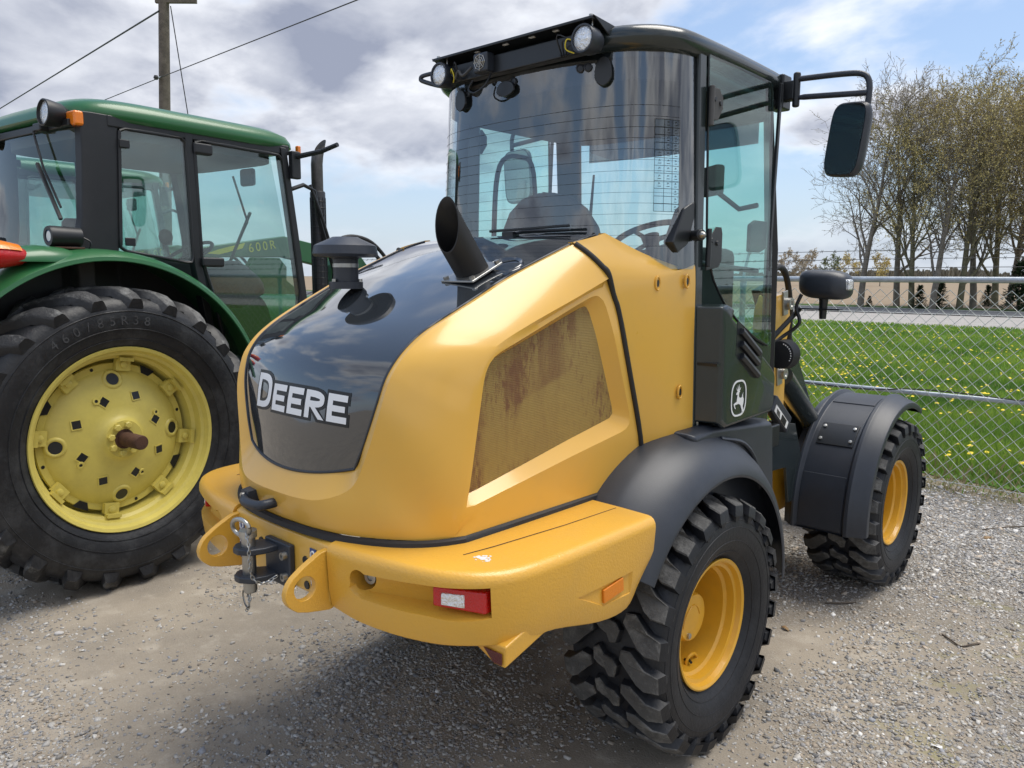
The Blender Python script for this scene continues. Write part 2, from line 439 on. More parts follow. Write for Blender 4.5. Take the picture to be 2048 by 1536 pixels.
def make_ground_mat():
    m = bpy.data.materials.new('gravel_ground'); n, l = nodes_of(m); b = n['Principled BSDF']
    tc = n.new('ShaderNodeTexCoord')
    def nz(s, d=6, r=0.6, off=0.0):
        t = n.new('ShaderNodeTexNoise'); t.inputs['Scale'].default_value = s; t.inputs['Detail'].default_value = d
        t.inputs['Roughness'].default_value = r
        mp = n.new('ShaderNodeMapping'); mp.inputs['Location'].default_value = (off, off*1.7, 0)
        l.new(tc.outputs['Object'], mp.inputs[0]); l.new(mp.outputs[0], t.inputs['Vector']); return t.outputs['Fac']
    def mr(x, a, bb, c=0.0, d=1.0):
        t = n.new('ShaderNodeMapRange'); t.interpolation_type = 'SMOOTHSTEP'
        for k, v in zip(('From Min', 'From Max', 'To Min', 'To Max'), (a, bb, c, d)): t.inputs[k].default_value = v
        l.new(x, t.inputs['Value']); return t.outputs[0]
    def mx(f, a, c, bt='MIX'):
        t = n.new('ShaderNodeMix'); t.data_type = 'RGBA'; t.blend_type = bt
        if isinstance(f, float): t.inputs[0].default_value = f
        else: l.new(f, t.inputs[0])
        for k, x in ((6, a), (7, c)):
            if isinstance(x, tuple): t.inputs[k].default_value = (*x, 1)
            else: l.new(x, t.inputs[k])
        return t.outputs[2]
    def vor(s, ft='F1'):
        t = n.new('ShaderNodeTexVoronoi'); t.inputs['Scale'].default_value = s; t.feature = ft
        l.new(tc.outputs['Object'], t.inputs['Vector']); return t
    dirt = mx(mr(nz(1.3, 7, 0.65), 0.35, 0.65), (0.36, 0.31, 0.245), (0.27, 0.235, 0.19))
    dirt = mx(mr(nz(5, 5, 0.6, 5.0), 0.5, 0.72), dirt, (0.43, 0.38, 0.31))
    v1 = vor(95.0); v2 = vor(42.0)
    st = mx(mr(v1.outputs['Color'], 0.1, 0.9), (0.17, 0.165, 0.155), (0.54, 0.52, 0.485))
    st2 = mx(mr(v2.outputs['Color'], 0.1, 0.95), (0.19, 0.18, 0.17), (0.50, 0.48, 0.45))
    stone = mx(0.45, st, st2)
    dst = mr(v1.outputs['Distance'], 0.25, 0.62)
    stone = mx(dst, stone, (0.19, 0.165, 0.135))
    sx = n.new('ShaderNodeSeparateXYZ'); l.new(tc.outputs['Object'], sx.inputs[0])
    # towards the fence the lot is loose pale gravel
    far = n.new('ShaderNodeMapRange'); far.inputs['From Min'].default_value = -1.2; far.inputs['From Max'].default_value = 3.2
    far.inputs['To Min'].default_value = -0.10; far.inputs['To Max'].default_value = 0.22
    l.new(sx.outputs[1], far.inputs['Value'])
    sand = n.new('ShaderNodeMapRange'); sand.interpolation_type = 'SMOOTHSTEP'; sand.inputs['From Min'].default_value = 1.3; sand.inputs['From Max'].default_value = -0.3
    sand.inputs['To Min'].default_value = 0.0; sand.inputs['To Max'].default_value = -0.08
    l.new(sx.outputs[0], sand.inputs['Value'])
    a1 = n.new('ShaderNodeMath'); a1.operation = 'ADD'; l.new(far.outputs[0], a1.inputs[0]); l.new(sand.outputs[0], a1.inputs[1])
    ad = n.new('ShaderNodeMath'); ad.operation = 'ADD'; l.new(nz(0.75, 6, 0.68, 2.0), ad.inputs[0]); l.new(a1.outputs[0], ad.inputs[1])
    gm = mr(ad.outputs[0], 0.44, 0.64, 0.10, 0.9)
    c = mx(gm, dirt, stone)
    # moss film on the trodden soil
    ms = n.new('ShaderNodeMath'); ms.operation = 'MULTIPLY'
    l.new(mr(nz(2.6, 8, 0.7, 9.0), 0.50, 0.62, 0.0, 0.85), ms.inputs[0])
    rx = n.new('ShaderNodeMapRange'); rx.inputs['From Min'].default_value = 1.0; rx.inputs['From Max'].default_value = 1.9
    l.new(sx.outputs[0], rx.inputs['Value']); l.new(rx.outputs[0], ms.inputs[1])
    c = mx(ms.outputs[0], c, (0.25, 0.235, 0.085))
    # bare earth and dead grass along the foot of the fence
    fe_ = n.new('ShaderNodeMath'); fe_.operation = 'ADD'; l.new(sx.outputs[1], fe_.inputs[0])
    fq = n.new('ShaderNodeMath'); fq.operation = 'MULTIPLY'; l.new(nz(2.2, 7, 0.7, 4.0), fq.inputs[0]); fq.inputs[1].default_value = 1.7
    l.new(fq.outputs[0], fe_.inputs[1])
    earth = mx(mr(nz(6, 6, 0.65, 1.0), 0.4, 0.62), (0.23, 0.19, 0.13), (0.15, 0.14, 0.07))
    c = mx(mr(fe_.outputs[0], 5.35, 5.75, 0.0, 0.9), c, earth)
    l.new(c, b.inputs['Base Color'])
    b.inputs['Roughness'].default_value = 0.92
    b.inputs['Specular IOR Level'].default_value = 0.25
    inv = n.new('ShaderNodeMath'); inv.operation = 'SUBTRACT'; inv.inputs[0].default_value = 1.0; l.new(v1.outputs['Distance'], inv.inputs[1])
    hm = n.new('ShaderNodeMath'); hm.operation = 'MULTIPLY'; l.new(inv.outputs[0], hm.inputs[0]); l.new(gm, hm.inputs[1])
    h2 = n.new('ShaderNodeMath'); h2.operation = 'ADD'; l.new(hm.outputs[0], h2.inputs[0]); l.new(nz(120, 5, 0.7), h2.inputs[1])
    bp = n.new('ShaderNodeBump'); bp.inputs['Strength'].default_value = 0.8; bp.inputs['Distance'].default_value = 0.006
    l.new(h2.outputs[0], bp.inputs['Height']); l.new(bp.outputs[0], b.inputs['Normal'])
    MATS['gravel_ground'] = m
make_ground_mat()

def sheetmat(name, c1, c2, s1, c3=None, s3=20, rough=0.9, bump=0.5, bs=60):
    m = bpy.data.materials.new(name); n, l = nodes_of(m); b = n['Principled BSDF']
    tc = n.new('ShaderNodeTexCoord')
    def nz(s, d=7, r=0.65):
        t = n.new('ShaderNodeTexNoise'); t.inputs['Scale'].default_value = s; t.inputs['Detail'].default_value = d
        t.inputs['Roughness'].default_value = r; l.new(tc.outputs['Object'], t.inputs['Vector']); return t.outputs['Fac']
    def mx(f, a, c):
        r = n.new('ShaderNodeMapRange'); r.inputs['From Min'].default_value = 0.35; r.inputs['From Max'].default_value = 0.65
        l.new(f, r.inputs['Value'])
        t = n.new('ShaderNodeMix'); t.data_type = 'RGBA'; l.new(r.outputs[0], t.inputs[0])
        for k, x in ((6, a), (7, c)):
            if isinstance(x, tuple): t.inputs[k].default_value = (*x, 1)
            else: l.new(x, t.inputs[k])
        return t.outputs[2]
    c = mx(nz(s1), c1, c2)
    if c3: c = mx(nz(s3), c, c3)
    l.new(c, b.inputs['Base Color']); b.inputs['Roughness'].default_value = rough
    b.inputs['Specular IOR Level'].default_value = 0.2
    bp = n.new('ShaderNodeBump'); bp.inputs['Strength'].default_value = bump; bp.inputs['Distance'].default_value = 0.02
    l.new(nz(bs), bp.inputs['Height']); l.new(bp.outputs[0], b.inputs['Normal'])
    MATS[name] = m
sheetmat('lawn', (0.075, 0.16, 0.022), (0.045, 0.105, 0.018), 0.5, (0.10, 0.19, 0.03), 9)
sheetmat('shoulder_gravel', (0.36, 0.34, 0.32), (0.26, 0.25, 0.235), 1.2, (0.42, 0.40, 0.38), 14)
sheetmat('asphalt', (0.10, 0.105, 0.115), (0.075, 0.08, 0.088), 0.4, (0.12, 0.125, 0.135), 30, 0.8)
sheetmat('road_paint', (0.72, 0.72, 0.70), (0.6, 0.6, 0.58), 3, None)
sheetmat('field_soil', (0.27, 0.205, 0.14), (0.21, 0.16, 0.105), 0.08, (0.30, 0.235, 0.165), 1.1)
sheetmat('verge', (0.06, 0.12, 0.022), (0.10, 0.12, 0.04), 0.4, (0.05, 0.10, 0.02), 4)
sheetmat('fence_dirt', (0.21, 0.175, 0.12), (0.15, 0.125, 0.09), 1.7, (0.13, 0.15, 0.055), 5)

# ground: one sheet, fine where the lot is close
gx = np.concatenate([[-2500, -600, -150, -40, -15], np.arange(-7, 9.01, 0.09), [15, 40, 150, 600, 2500]])
gy = np.concatenate([[-2500, -600, -150, -40, -12], np.arange(-4.5, 5.0, 0.09), [12, 40, 150, 600, 3500]])
gv = np.array([(x, y, ground_h(x, y)) for y in gy for x in gx])
nx = len(gx)
ii, jj = np.meshgrid(np.arange(len(gy)-1), np.arange(nx-1), indexing='ij')
a0 = (ii*nx+jj).ravel()
gf = np.stack([a0, a0+1, a0+nx+1, a0+nx], 1)
ground = obj('ground', fastmesh('ground', gv, gf, 'gravel_ground', True))
tag(ground, 'trodden gravel and dirt of the machinery lot', kind='structure')

def sheet(name, x0, x1, y0, y1, z, material, label, wig0=0.0, wig1=0.0, step=0.25):
    n = 2 if wig0 == wig1 == 0 else int((min(x1, 14)-max(x0, -24))/step)
    xs = [x0]+list(np.linspace(max(x0, -24), min(x1, 14), n))+[x1] if n > 2 else [x0, x1]
    rows = [[], []]
    for x in xs:
        rows[0].append((x, y0+wig0*(hnoise(x, 3.3, 0.9)+0.6*hnoise(x, 8.3, 3.1)+0.3*hnoise(x, 1.3, 8.0)), z))
        rows[1].append((x, y1+wig1*(hnoise(x, 6.3, 0.5)+0.6*hnoise(x, 2.3, 1.9)), z))
    o = MB().grid(rows).build(name, material, smooth=0)
    return tag(o, label, kind='structure')
sheet('lawn', -220, 220, 5.28, 31.9, 0.008, 'lawn', 'mown green lawn with dandelions beyond the fence', 0.2, 0.3, 0.1)
sheet('road_shoulder', -400, 400, 31.5, 42.3, 0.012, 'shoulder_gravel', 'pale gravel shoulder of the country road', 0.35, 0.0)
sheet('road', -900, 900, 41.6, 49.0, 0.05, 'asphalt', 'grey asphalt country road beyond the lawn')
for yy, nm, lb in ((42.0, 'edge_line', 'white painted edge line on the near side of the road'), (48.4, 'edge_line', 'white painted edge line on the far side of the road')):
    sheet(nm, -900, 900, yy, yy+0.34, 0.056, 'road_paint', lb)
sheet('verge', -900, 900, 48.95, 54.0, 0.02, 'verge', 'grass verge under the trees across the road', 0.0, 0.8)
sheet('field', -2400, 2400, 53.0, 900, 0.012, 'field_soil', 'bare brown ploughed field stretching to the far woods', 0.8, 0.0)

# ---------------------------------------------------------- loose stones
def stone_mat():
    m = bpy.data.materials.new('stone'); n, l = nodes_of(m); b = n['Principled BSDF']
    at = n.new('ShaderNodeAttribute'); at.attribute_name = 'tint'
    tc = n.new('ShaderNodeTexCoord'); t = n.new('ShaderNodeTexNoise'); t.inputs['Scale'].default_value = 150
    l.new(tc.outputs['Object'], t.inputs['Vector'])
    mp = n.new('ShaderNodeMapRange'); mp.inputs['To Min'].default_value = 0.7; mp.inputs['To Max'].default_value = 1.3
    l.new(t.outputs['Fac'], mp.inputs['Value'])
    mx = n.new('ShaderNodeMix'); mx.data_type = 'RGBA'; mx.blend_type = 'MULTIPLY'; mx.inputs[0].default_value = 1
    l.new(at.outputs['Color'], mx.inputs[6]); l.new(mp.outputs[0], mx.inputs[7])
    l.new(mx.outputs[2], b.inputs['Base Color']); b.inputs['Roughness'].default_value = 0.85
    b.inputs['Specular IOR Level'].default_value = 0.3
    MATS['stone'] = m
stone_mat()
CUBE = np.array([(x, y, z) for x in (-1, 1) for y in (-1, 1) for z in (-1, 1)], float)
CUBEF = np.array([(0, 1, 3, 2), (4, 6, 7, 5), (0, 4, 5, 1), (2, 3, 7, 6), (0, 2, 6, 4), (1, 5, 7, 3)])
def scatter_stones(n, zone=None):
    c = np.array([CAM.x, CAM.y])
    # denser close to where people walk, thinning with distance
    d = 1.3*np.exp(RNG.random(n*3)*math.log(11.0/1.3))
    a = YAW+PI/2+(RNG.random(n*3)-0.5)*rad(96)
    px, py = c[0]+d*np.cos(a), c[1]+d*np.sin(a)
    if zone:      # loose pale gravel heaped towards the fence
        px = zone[0]+(zone[1]-zone[0])*RNG.random(n*3); py = zone[2]+(zone[3]-zone[2])*RNG.random(n*3)**0.8
        d = np.hypot(px-c[0], py-c[1])
    keep = []
    for k in range(n*3):
        x, y = px[k], py[k]
        if y > 4.72+(0.5*random.random()**2.2 if zone else 0.0) or x < -7 or x > 9: continue
        g = (0.8 if zone else 0.34)+(0.6 if zone else 1.2)*hnoise(x, y, 0.75, 2.0)+0.5*hnoise(x, y, 2.3, 5.0)+0.055*(y+1.2)-0.12*max(0.0, min(1.0, (1.3-x)/1.6))
        if random.random() < max(0.03, min(1, g))**1.3: keep.append(k)
        if len(keep) >= n: break
    px, py, d = px[keep], py[keep], d[keep]
    n = len(keep)
    s = np.clip(RNG.lognormal(math.log(0.0038), 0.44, n), 0.002, 0.012)*np.clip(0.75+d*0.09, 0.8, 1.5)
    v = CUBE[None]*(0.72+0.56*RNG.random((n, 8, 3)))
    v *= np.stack([np.ones(n), 0.6+0.4*RNG.random(n), 0.28+0.34*RNG.random(n)], 1)[:, None]*s[:, None, None]
    th = RNG.random(n)*2*PI
    ct, st_ = np.cos(th), np.sin(th)
    tilt = (RNG.random((n, 2))-0.5)*0.9
    x = v[:, :, 0]*ct[:, None]-v[:, :, 1]*st_[:, None]; y = v[:, :, 0]*st_[:, None]+v[:, :, 1]*ct[:, None]
    z = v[:, :, 2]+x*tilt[:, :1]+y*tilt[:, 1:]
    gh = np.array([ground_h(a_, b_) for a_, b_ in zip(px, py)])
    V3 = np.stack([x+px[:, None], y+py[:, None], z+(gh+s*0.05)[:, None]], 2).reshape(-1, 3)
    F = (CUBEF[None]+(np.arange(n)*8)[:, None, None]).reshape(-1, 4)
    pal = np.array([(0.29, 0.278, 0.258), (0.235, 0.222, 0.205), (0.175, 0.17, 0.168), (0.35, 0.338, 0.315), (0.26, 0.22, 0.175), (0.12, 0.12, 0.122), (0.46, 0.45, 0.43), (0.20, 0.205, 0.22)])
    w = np.array([.26, .25, .13, .10, .17, .03, .02, .04])
    base = 1.42*pal[RNG.choice(len(pal), n, p=w/w.sum())]*(0.75+0.45*RNG.random((n, 1)))
    if zone: base = base*1.25
    C4 = np.concatenate([np.repeat(base, 8, 0), np.ones((n*8, 1))], 1)
    return obj('gravel', fastmesh('gravel', V3, F, 'stone', False, C4))
tag(scatter_stones(120000), 'loose grey and tan gravel strewn over the lot', 'gravel', kind='stuff')

tag(scatter_stones(58000, (0.1, 5.2, 1.2, 5.2)), 'pale loose gravel between the front wheel and the fence', 'gravel', kind='stuff')
# single stones and litter that stand out
def pebble(name, loc, s, col, label, cat, seed, flat=0.4):
    r = random.Random(seed)
    mb = MB().sphere((0, 0, 0), 1.0, 10, 7, (1, 0.62, flat))
    mb.v = [tuple(Vector(p)*(1+0.16*mnoise.noise(Vector(p)*1.7+Vector((seed, 0, 0))))) for p in mb.v]
    mn = 'pebble_%d' % seed
    mat(mn, col, 0.8, var=0.15, vscale=40, bump=0.2, bscale=120)
    o = mb.build(name, mn, smooth=60)
    o.location = (loc[0], loc[1], ground_h(*loc)+s*flat*0.45); o.scale = (s, s, s); o.rotation_euler = (0, 0, r.random()*6)
    tag(o, label, cat, 'single stones on the lot')
def gpt(px, py, z=0.0):
    d = _f+(px-1024)/1540*_r2-(py-768)/1540*_u2
    t = (z-CAM.z)/d.z
    return (CAM.x+t*d.x, CAM.y+t*d.y)
pebble('stone', gpt(118, 1270), 0.026, (0.50, 0.48, 0.46), 'pale flat stone below the big tractor tyre', 'stone', 1)
pebble('stone', gpt(536, 1502), 0.014, (0.07, 0.075, 0.085), 'small dark blue grey stone near the bottom edge of the view', 'stone', 2, 0.7)
pebble('stone', gpt(465, 1285), 0.013, (0.42, 0.40, 0.37), 'rounded tan stone lying left of the hitch chain', 'stone', 4, 0.6)
def scrap(loc, s, label, mname, rz):
    mb = MB(); rows = []
    for i in range(5):
        rows.append([((i-2)*0.5*s, (k-1)*0.45*s*(1-0.25*abs(i-2)), 0.18*s*math.sin(i*1.3+k)+0.006) for k in range(3)])
    mb.grid(rows); o = mb.build('litter_scrap', mname, smooth=50)
    sm = o.modifiers.new('thick', 'SOLIDIFY'); sm.thickness = 0.001
    o.location = (*loc, ground_h(*loc)+0.002); o.rotation_euler = (0, 0.1, rz)
    tag(o, label, 'litter')
scrap(gpt(1873, 1493), 0.021, 'white paper scrap on the dirt at the lower right', 'paper', 0.5)
scrap(gpt(163, 1304), 0.010, 'tiny white scrap near the pale flat stone', 'paper', 1.2)
def twig_obj(pts, r, label):
    P = [Vector((*gpt(*p), 0)) for p in pts]
    P = [Vector((p.x, p.y, ground_h(p.x, p.y)+r*1.2+0.004*(i % 2))) for i, p in enumerate(P)]
    o = MB().tube(cr(P, 4), r, 6).build('twig', 'twig', smooth=60)
    tag(o, label, 'twig', 'twigs dropped on the gravel')
twig_obj([(1884, 1270), (1902, 1283), (1922, 1294), (1945, 1291), (1960, 1288)], 0.0045, 'bent dry twig lying on the gravel right of the loader')
twig_obj([(1650, 1206), (1680, 1208), (1712, 1205)], 0.0045, 'pale straight twig in front of the far front tyre')
twig_obj([(1965, 1058), (2010, 1056), (2048, 1054)], 0.005, 'thin grey twig towards the fence')
twig_obj([(1905, 992), (1925, 972), (1938, 950), (1946, 940)], 0.004, 'thin dead stem at the foot of the fence')
def leaf_obj(p, s, label):
    mb = MB().grid([[(-s, -0.1*s, 0.004), (-s, 0.1*s, 0.004)], [(-0.3*s, -0.42*s, 0.010), (-0.3*s, 0.42*s, 0.014)], [(0.4*s, -0.38*s, 0.016), (0.4*s, 0.38*s, 0.008)], [(s, -0.03*s, 0.006), (s, 0.03*s, 0.006)]])
    o = mb.build('dry_leaf', 'dry_leaf', smooth=50)
    sm = o.modifiers.new('thick', 'SOLIDIFY'); sm.thickness = 0.0008
    g = gpt(*p); o.location = (*g, ground_h(*g)); o.rotation_euler = (0, 0, s*90)
    tag(o, label, 'leaf', 'dry leaves on the gravel')
leaf_obj((1975, 1074), 0.05, 'brown dry leaf on the gravel near the fence')
leaf_obj((1570, 1255), 0.03, 'pale curled leaf beside the near rear tyre')

# ---------------------------------------------------------- chain link fence
FY = 4.95
fence = empty('chain_link_fence', (0.0, FY, 0.0))
tag(fence, 'galvanised chain link fence with barbed wire strands in front of the lawn', 'fence')
X0, X1 = -9.0, 9.0
MBT = MB()
TOP = 1.86
fence_w = 0.058
mesh_mb = MB()
nw = int((X1-X0)/fence_w)
nzs = int(1.78/fence_w)
for i in range(nw):
    x = X0+i*fence_w
    path = []
    for k in range(nzs+1):
        z = 0.03+k*fence_w
        sgn = 1 if (k+i) % 2 == 0 else -1
        path.append((x+sgn*fence_w/2, 0.004*(1 if (k % 4) < 2 else -1)+0.010*hnoise(x, z, 1.3), z))
    mesh_mb.tube(path, 0.0034, 4, False)
mesh_mb.build('wire_mesh', 'chain_wire', fence, smooth=60, merge=0, fixn=False)
MB().tube([(X0, 0.035, TOP), (X1, 0.035, TOP)], 0.028, 14).build('top_rail', 'galvanised', fence, smooth=60)
MB().tube([(X0, 0.035, 0.83), (X1, 0.035, 0.83)], 0.021, 12).build('middle_rail', 'galvanised', fence, smooth=60)
MB().tube(cr([(x, 0.01, 0.845+0.022*math.sin(x*2.1)+0.014*math.sin(x*5)) for x in np.arange(X0, X1, 0.4)], 3), 0.006, 5).build('drooping_cable', 'dark_wire', fence, smooth=60)
MB().tube([(X0, 0.0, 0.06), (X1, 0.0, 0.05)], 0.003, 4).build('tension_wire', 'chain_wire', fence, smooth=60)
for k, (zz, yo) in enumerate(((1.965, 0.05), (2.045, 0.10), (2.125, 0.15))):
    mb = MB(); path = [(x, yo, zz+0.006*math.sin(x*1.7+k)) for x in np.arange(X0, X1+0.1, 0.5)]
    mb.tube(path, 0.0028, 4, False)
    for x in np.arange(X0+0.05*k, X1, 0.125):
        z = zz+0.006*math.sin(x*1.7+k)
        mb.tube([(x-0.012, yo-0.012, z-0.014), (x+0.010, yo+0.012, z+0.014)], 0.0022, 3, False)
        mb.tube([(x+0.012, yo-0.012, z-0.014), (x-0.010, yo+0.012, z+0.014)], 0.0022, 3, False)
    mb.build('barbed_wire', 'dark_wire', fence, smooth=60, merge=0, fixn=False)
for px_ in (-7.55, -4.55, -1.55, 1.52, 4.5, 7.5):
    p = MB().tube([(px_, 0.07, -0.1), (px_, 0.07, TOP-0.02)], 0.03, 12).build('post', 'galvanised', fence, smooth=60)
    MB().tube([(px_, 0.07, TOP-0.02), (px_, 0.075, TOP+0.06), (px_, 0.19, TOP+0.31)], 0.016, 8).build('barb_arm', 'galvanised', p, smooth=60)
    MB().lathe([(-0.03, 0.034), (0.03, 0.034)], (px_, 0.07, TOP-0.05), (0, 0, 1), 12, True).build('post_cap', 'galvanised', p, smooth=40)

# ---------------------------------------------------------- grass blades and dandelions
def grass_mat():
    m = bpy.data.materials.new('grass_blade'); n, l = nodes_of(m); b = n['Principled BSDF']
    at = n.new('ShaderNodeAttribute'); at.attribute_name = 'tint'
    l.new(at.outputs['Color'], b.inputs['Base Color']); b.inputs['Roughness'].default_value = 0.55
    tr = n.new('ShaderNodeBsdfTranslucent'); l.new(at.outputs['Color'], tr.inputs[0])
    ms = n.new('ShaderNodeMixShader'); ms.inputs[0].default_value = 0.4
    o = n['Material Output']; l.new(b.outputs[0], ms.inputs[1]); l.new(tr.outputs[0], ms.inputs[2]); l.new(ms.outputs[0], o.inputs[0])
    MATS['grass_blade'] = m
grass_mat()
def scatter_grass(n):
    ang = rad(-38)+RNG.random(n)*rad(60)          # around +Y from the lot
    d = 6.2*np.exp(RNG.random(n)*math.log(38/6.2))
    bx, by = CAM.x-0.0+d*np.sin(ang), CAM.y+d*np.cos(ang)
    edge = np.array([4.78+0.10*hnoise(x, 3.3, 1.7) for x in bx])
    thin = np.clip((by-4.75)/0.75, 0, 1)**2.2
    k = (by > edge) & (by < 32) & (RNG.random(len(by)) < np.maximum(0.34, thin))
    bx, by, d = bx[k], by[k], d[k]; n = len(bx)
    near = np.clip((by-4.6)/1.5, 0.25, 1)
    weed = np.where((by < 5.75) & (RNG.random(n) < 0.16), 2.2, 1.0)
    h = (0.07+0.09*RNG.random(n))*near*weed*np.clip(1.05-d*0.012, 0.6, 1.0)
    w = 0.0055*np.clip(d/7, 0.9, 4.5)*(0.7+0.6*RNG.random(n))
    th = RNG.random(n)*2*PI
    lx, ly = (RNG.random(n)-0.5)*1.1*h, (RNG.random(n)-0.5)*1.1*h
    dx, dy = np.cos(th)*w, np.sin(th)*w
    V3 = np.stack([np.stack([bx-dx, by-dy, np.zeros(n)], 1), np.stack([bx+dx, by+dy, np.zeros(n)], 1),
                   np.stack([bx+lx*0.4+dx*0.7, by+ly*0.4+dy*0.7, h*0.6], 1), np.stack([bx+lx, by+ly, h], 1)], 1).reshape(-1, 3)
    F = (np.array([(0, 1, 2), (0, 2, 3)])[None]+(np.arange(n)*4)[:, None, None]).reshape(-1, 3)
    pat = np.array([hnoise(x, y, 0.6, 7.0) for x, y in zip(bx, by)])
    t = RNG.random((n, 1))
    c = np.array([(0.15, 0.27, 0.035)])*(1-t)+np.array([(0.27, 0.40, 0.06)])*t
    c *= (1+0.55*pat[:, None]); c[:, 0] *= 1+0.35*np.clip(pat, -1, 1)
    dry = RNG.random(n) < np.where(by < 5.35, 0.75, np.where(by < 5.9, 0.3, 0.05))
    c[dry] = (0.30, 0.26, 0.13)
    C4 = np.concatenate([np.repeat(c, 4, 0), np.ones((n*4, 1))], 1)
    return obj('grass', fastmesh('grass', V3, F, 'grass_blade', False, C4))
tag(scatter_grass(190000), 'fresh green grass blades of the lawn beyond the fence', 'grass', kind='stuff')
mat('dandelion_yellow', (0.78, 0.60, 0.02), 0.7)
def dandelions(n):
    vs, fs = [], []
    k = 0
    while k < n:
        a = rad(-34)+random.random()*rad(52); d = 7.2*math.exp(random.random()**0.85*math.log(33/7.2))
        x, y = CAM.x+d*math.sin(a), CAM.y+d*math.cos(a)
        if y < 5.7 or y > 31.5: continue
        if hnoise(x, y, 0.45, 3.0)+0.6*hnoise(x, y, 1.6, 1.0) < random.uniform(-0.35, 0.4): continue
        r = random.uniform(0.020, 0.036); z = random.uniform(0.10, 0.16); o = len(vs)
        tx, ty = random.uniform(-.35, .35), random.uniform(-.35, .35)
        vs.append((x, y, z+r*0.5))
        for i in range(8):
            q = r*(1 if i % 2 else 0.8); cxx, cyy = math.cos(i*PI/4)*q, math.sin(i*PI/4)*q
            vs.append((x+cxx, y+cyy, z+cxx*tx+cyy*ty))
        for i in range(8): fs.append((o, o+1+i, o+1+(i+1) % 8))
        k += 1
    return obj('dandelions', fastmesh('dandelions', np.array(vs), np.array(fs), 'dandelion_yellow', False))
tag(dandelions(1700), 'yellow dandelion heads dotted through the lawn', 'dandelions', kind='stuff')

# ---------------------------------------------------------- trees
mat('bark', (0.25, 0.215, 0.175), 0.9, var=0.4, vscale=3, bump=0.5, bscale=12)
mat('bark_green', (0.21, 0.19, 0.115), 0.9, var=0.4, vscale=3, bump=0.5, bscale=12)
def tint_mat(name, c1, c2, rough=0.7, trans=0.0):
    m = bpy.data.materials.new(name); n, l = nodes_of(m); b = n['Principled BSDF']
    gi = n.new('ShaderNodeNewGeometry')
    mx = n.new('ShaderNodeMix'); mx.data_type = 'RGBA'; l.new(gi.outputs['Random Per Island'], mx.inputs[0])
    mx.inputs[6].default_value = (*c1, 1); mx.inputs[7].default_value = (*c2, 1)
    l.new(mx.outputs[2], b.inputs['Base Color']); b.inputs['Roughness'].default_value = rough
    MATS[name] = m
tint_mat('bud_pale', (0.60, 0.52, 0.38), (0.42, 0.35, 0.24))
tint_mat('bud_olive', (0.70, 0.57, 0.21), (0.54, 0.44, 0.16))
tint_mat('leaf_spring', (0.20, 0.24, 0.06), (0.13, 0.16, 0.05))
tint_mat('needle', (0.035, 0.065, 0.022), (0.02, 0.04, 0.016), 0.7, 0.15)

def grow_tree(seed, H, lean, upward, n1, dens, budn, buds, spread=1.0, fork=0.35):
    """returns (trunk MB, twigs MB, bud verts, bud faces) of a budding bare tree of height H."""
    r = random.Random(seed)
    trunk, twigs = MB(), MB()
    bv, bf = [], []
    def rv(): return Vector((r.gauss(0, 1), r.gauss(0, 1), r.gauss(0, 1)))
    def branch(p, d, L, rad0, lev):
        segs = (9, 6, 4, 3, 2)[lev]; P = [p.copy()]; R = [rad0]; D = d.copy()
        for i in range(segs):
            D = (D+rv()*(0.028, 0.12, 0.17, 0.2, 0.22)[lev]+Vector((0, 0, 1))*upward*(0.0, 0.16, 0.13, 0.10, 0.06)[lev]).normalized()
            P.append(P[-1]+D*L/segs); R.append(max(0.010, rad0*(1-(i+1)/segs*(0.82 if lev else 0.86))))
        (trunk if lev == 0 else twigs).tube(P, R, (9, 6, 4, 3, 3)[lev], False)
        if lev == 4:
            for q in range(budn):
                t = r.random(); k = min(segs-1, int(t*segs)); c = P[k].lerp(P[k+1], t*segs-k)+rv()*0.03
                s = buds*r.uniform(0.6, 1.4); e1 = rv().normalized()*s; e2 = rv().normalized()*s*0.6; o = len(bv)
                bv.extend([tuple(c-e1), tuple(c+e2), tuple(c+e1), tuple(c-e2)]); bf.append((o, o+1, o+2, o+3))
            return
        n = (n1, int(7*dens), int(5*dens), int(4*dens))[lev]
        for j in range(n):
            t = (fork+(1-fork)*(j+r.random())/n) if lev == 0 else (0.22+0.78*(j+r.random())/n)
            t = min(t, 0.999); k = min(segs-1, int(t*segs)); c = P[k].lerp(P[k+1], t*segs-k)
            ax = (P[k+1]-P[k]).normalized(); side = rv(); side = (side-ax*side.dot(ax)).normalized()
            ang = r.uniform(0.55, 1.05)*spread if lev == 0 else r.uniform(0.45, 0.95)
            nd = ax*math.cos(ang)+side*math.sin(ang)
            ll = L*(0.50*(1.15-0.55*t) if lev == 0 else r.uniform(0.38, 0.58))
            if lev >= 1: ll = max(ll, 0.45)
            rr = R[k]*(0.5 if lev == 0 else 0.55)
            branch(c, nd, ll, max(0.011, rr), lev+1)
    branch(Vector((0, 0, -0.1)), Vector((lean, 0, 1)).normalized(), H*0.93, H*0.018, 0)
    return trunk, twigs, bv, bf
